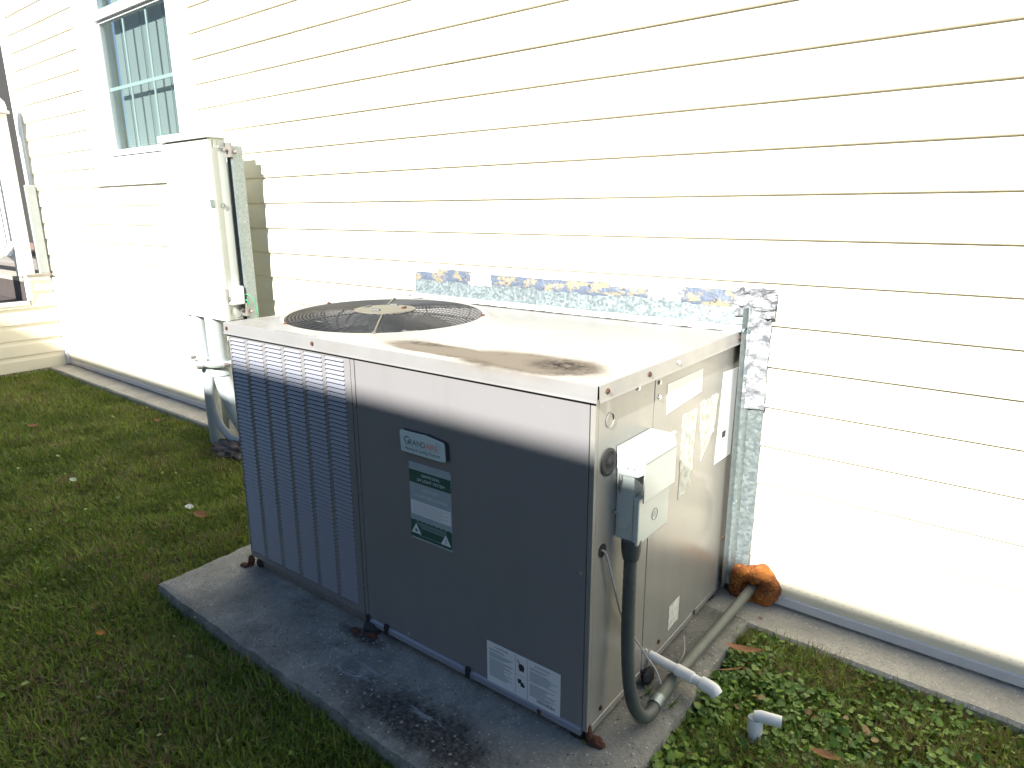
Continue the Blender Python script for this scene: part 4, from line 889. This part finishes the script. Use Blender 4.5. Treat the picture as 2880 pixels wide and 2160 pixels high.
def leaves(name, n, reg, r0, r1, label, seed=1):
    X, Y = reg(n*3); X = X[:n]; Y = Y[:n]; n = len(X); K = 8
    tt = np.linspace(0, 2*np.pi, K, endpoint=False); a0 = rng.uniform(0, 2*np.pi, n); tilt = np.abs(rng.normal(.35, .35, n)); r = rng.uniform(r0, r1, n)*rng.choice([.55, .8, 1.0, 1.25], n)
    hump = np.array([mnoise.noise(Vector((x*7, y*7, 2))) for x, y in zip(X, Y)]); near = np.exp(-((X-.15)**2+(Y-.50)**2)/.02)
    Z = GZ+rng.uniform(.004, .040, n)+.018*hump+.018*near
    V = np.zeros((n, K+1, 3)); asp = rng.uniform(.55, 1, n)
    for k in range(K):
        lx = np.cos(tt[k])*r*(1+.0*k); ly = np.sin(tt[k])*r*asp; lz = .22*r*(np.cos(tt[k])**2)-.15*r
        if k == 0: lx = lx*1.15
        if k == K//2: lx = lx*.72
        y2 = ly; x2 = lx*np.cos(tilt)-lz*np.sin(tilt); z2 = lx*np.sin(tilt)+lz*np.cos(tilt)
        V[:, k, 0] = X+x2*np.cos(a0)-y2*np.sin(a0); V[:, k, 1] = Y+x2*np.sin(a0)+y2*np.cos(a0); V[:, k, 2] = Z+z2
    V[:, K, 0] = X; V[:, K, 1] = Y; V[:, K, 2] = Z-.10*r
    me_ = bpy.data.meshes.new(name); me_.vertices.add(n*(K+1)); me_.vertices.foreach_set('co', V.reshape(-1).astype('f4'))
    tri = np.array([[k, (k+1) % K, K] for k in range(K)]).reshape(-1); loops = ((np.arange(n)*(K+1))[:, None]+tri[None, :]).reshape(-1)
    me_.loops.add(n*K*3); me_.loops.foreach_set('vertex_index', loops.astype('i4')); me_.polygons.add(n*K); me_.polygons.foreach_set('loop_start', (np.arange(n*K)*3).astype('i4')); me_.polygons.foreach_set('loop_total', np.full(n*K, 3, 'i4')); me_.update()
    t = rng.uniform(0, 1, n)[:, None]; c_ = np.array([.045, .120, .014])*(1-t**1.5)+np.array([.23, .34, .055])*t**1.5; d = (rng.uniform(0, 1, n) < .03)[:, None]; c_ = np.where(d, np.array([.26, .17, .07]), c_)
    C4 = np.ones((n, K+1, 4)); C4[:, :, :3] = c_[:, None, :]; C4[:, K, :3] *= 1.2
    ca = me_.color_attributes.new('Col', 'FLOAT_COLOR', 'POINT'); ca.data.foreach_set('color', C4.reshape(-1).astype('f4')); me_.materials.append(MT['weed']); me_.shade_smooth()
    o = bpy.data.objects.new(name, me_); COL.objects.link(o); tag(o, label, 'weeds', kind='stuff'); return o
def regW(k):
    x = rng.uniform(.085, 1.1, k); y = rng.uniform(-.12, .735, k); keep = rng.uniform(0, 1, k) < np.clip(1.05-(x-.22)*1.6, .10, 1)
    edge = .112+.022*np.sin(y*17)+.012*np.sin(y*41); ok = (x > edge) & keep & ~((y > .60) & (x < .16)); return x[ok], y[ok]
def regL(k): 
    x = rng.uniform(-5.5, -.3, k); y = rng.uniform(-1.1, .735, k); ok = offpad(x, y); return x[ok], y[ok]
leaves('weed_leaves', 9000, regW, .0048, .0120, 'dense broad leaved green weeds beside the drain pipe and slab')
leaves('weed_leaves', 1500, regL, .0035, .0085, 'scattered small clover leaves through the mown lawn')

# fallen leaves and bits
def leaf(name, x, y, z, ln, wd, rz, tilt, m, label, cat='leaf', curl=.3):
    p = MB(); vs = []; n = 7
    for i in range(n+1):
        t = i/n; w_ = wd*math.sin(math.pi*min(1, t*1.02+.01))**.8*.5; zz = curl*ln*(t-.5)**2
        vs += [(ln*(t-.5), -w_, zz+w_*.35), (ln*(t-.5), 0, zz), (ln*(t-.5), w_, zz+w_*.35)]
    p.add(vs, [(i*3+k, i*3+k+1, (i+1)*3+k+1, (i+1)*3+k) for i in range(n) for k in range(2)]); o = p.build(name, m, smooth=True, loc=(x, y, z)); o.rotation_euler = (tilt, tilt*.6, rz); return tag(o, label, cat)
ZG = GZ+.030
leaf('fallen_leaf', -2.90, -.085, ZG, .045, .026, .3, .25, MT['leafpale'], 'single pale yellow green leaf lying on the far lawn')
leaf('fallen_leaf', -2.13, .105, ZG+.004, .04, .03, 1.0, .4, MT['petal'], 'crumpled white petal on the lawn left of the unit')
leaf('fallen_leaf', -2.02, .10, ZG, .075, .04, .5, .3, MT['leafdry'], 'curled brown leaf on the lawn beside the white petal')
leaf('fallen_leaf', -1.45, -.52, ZG, .03, .018, .9, .2, MT['leaforange'], 'small orange leaf in the shaded lawn by the pad')
leaf('fallen_leaf', -4.05, .10, ZG+.002, .06, .03, 1.1, .3, MT['leafdry'], 'small brown leaf at the left side of the lawn')
leaf('fallen_leaf', -3.55, .62, ZG, .05, .03, .3, .3, MT['leafdry'], 'tan leaf on the grass at the foot of the slab')
leaf('fallen_leaf', .168, .575, .012, .12, .022, .62, .25, MT['leafdry'], 'long curled dry leaf between the pipe and weeds', curl=.5)
leaf('fallen_leaf', .17, .48, .004, .09, .006, .9, .1, MT['leafdry'], 'thin brown twig of leaf stalk on the pad edge', curl=.2)
leaf('fallen_leaf', .145, .79, -.008, .018, .008, .2, .1, MT['leafdry'], 'tiny brown leaf scrap on the slab near the foam')
leaf('fallen_leaf', .455, .335, -.01, .075, .02, .4, .3, MT['leafdry'], 'broad brown leaf in the weeds at the bottom edge')
rr = random.Random(8)
p = MB()
for i in range(260):
    x, y = rr.uniform(-1.0, .10), rr.uniform(-.28, .28)
    if x < -.02 and y > -.03: continue
    r = rr.uniform(.0012, .0042); p.add([(x+r*rr.uniform(.6, 1.2)*math.cos(t), y+r*rr.uniform(.6, 1.2)*math.sin(t), .0005) for t in (0, 1.05, 2.1, 3.14, 4.2, 5.2)]+[(x, y, r*.7)], [(k, (k+1) % 6, 6) for k in range(6)])
o = p.build('pebbles', MT['slab'], smooth=True); tag(o, 'fine loose grit and pebbles scattered on the pad', 'grit', kind='stuff')
p = MB()
for (bx_, by_) in ((-.012, .012), (.03, .255), (.10, .24)):
    for i in range(5):
        t = rr.uniform(0, 6.28); l_ = rr.uniform(.02, .05); w_ = .003; dx, dy = math.cos(t), math.sin(t)
        p.add([(bx_-dy*w_, by_+dx*w_, .002), (bx_+dy*w_, by_-dx*w_, .002), (bx_+dx*l_, by_+dy*l_, l_*rr.uniform(.3, 1))], [(0, 1, 2)])
me_o = p.build('sprouts', MT['grass']); ca = me_o.data.color_attributes.new('Col', 'FLOAT_COLOR', 'POINT')
for c_ in ca.data: c_.color = (.12, .22, .04, 1)
tag(me_o, 'small green sprouts growing at the base of the unit', 'weeds', kind='stuff')
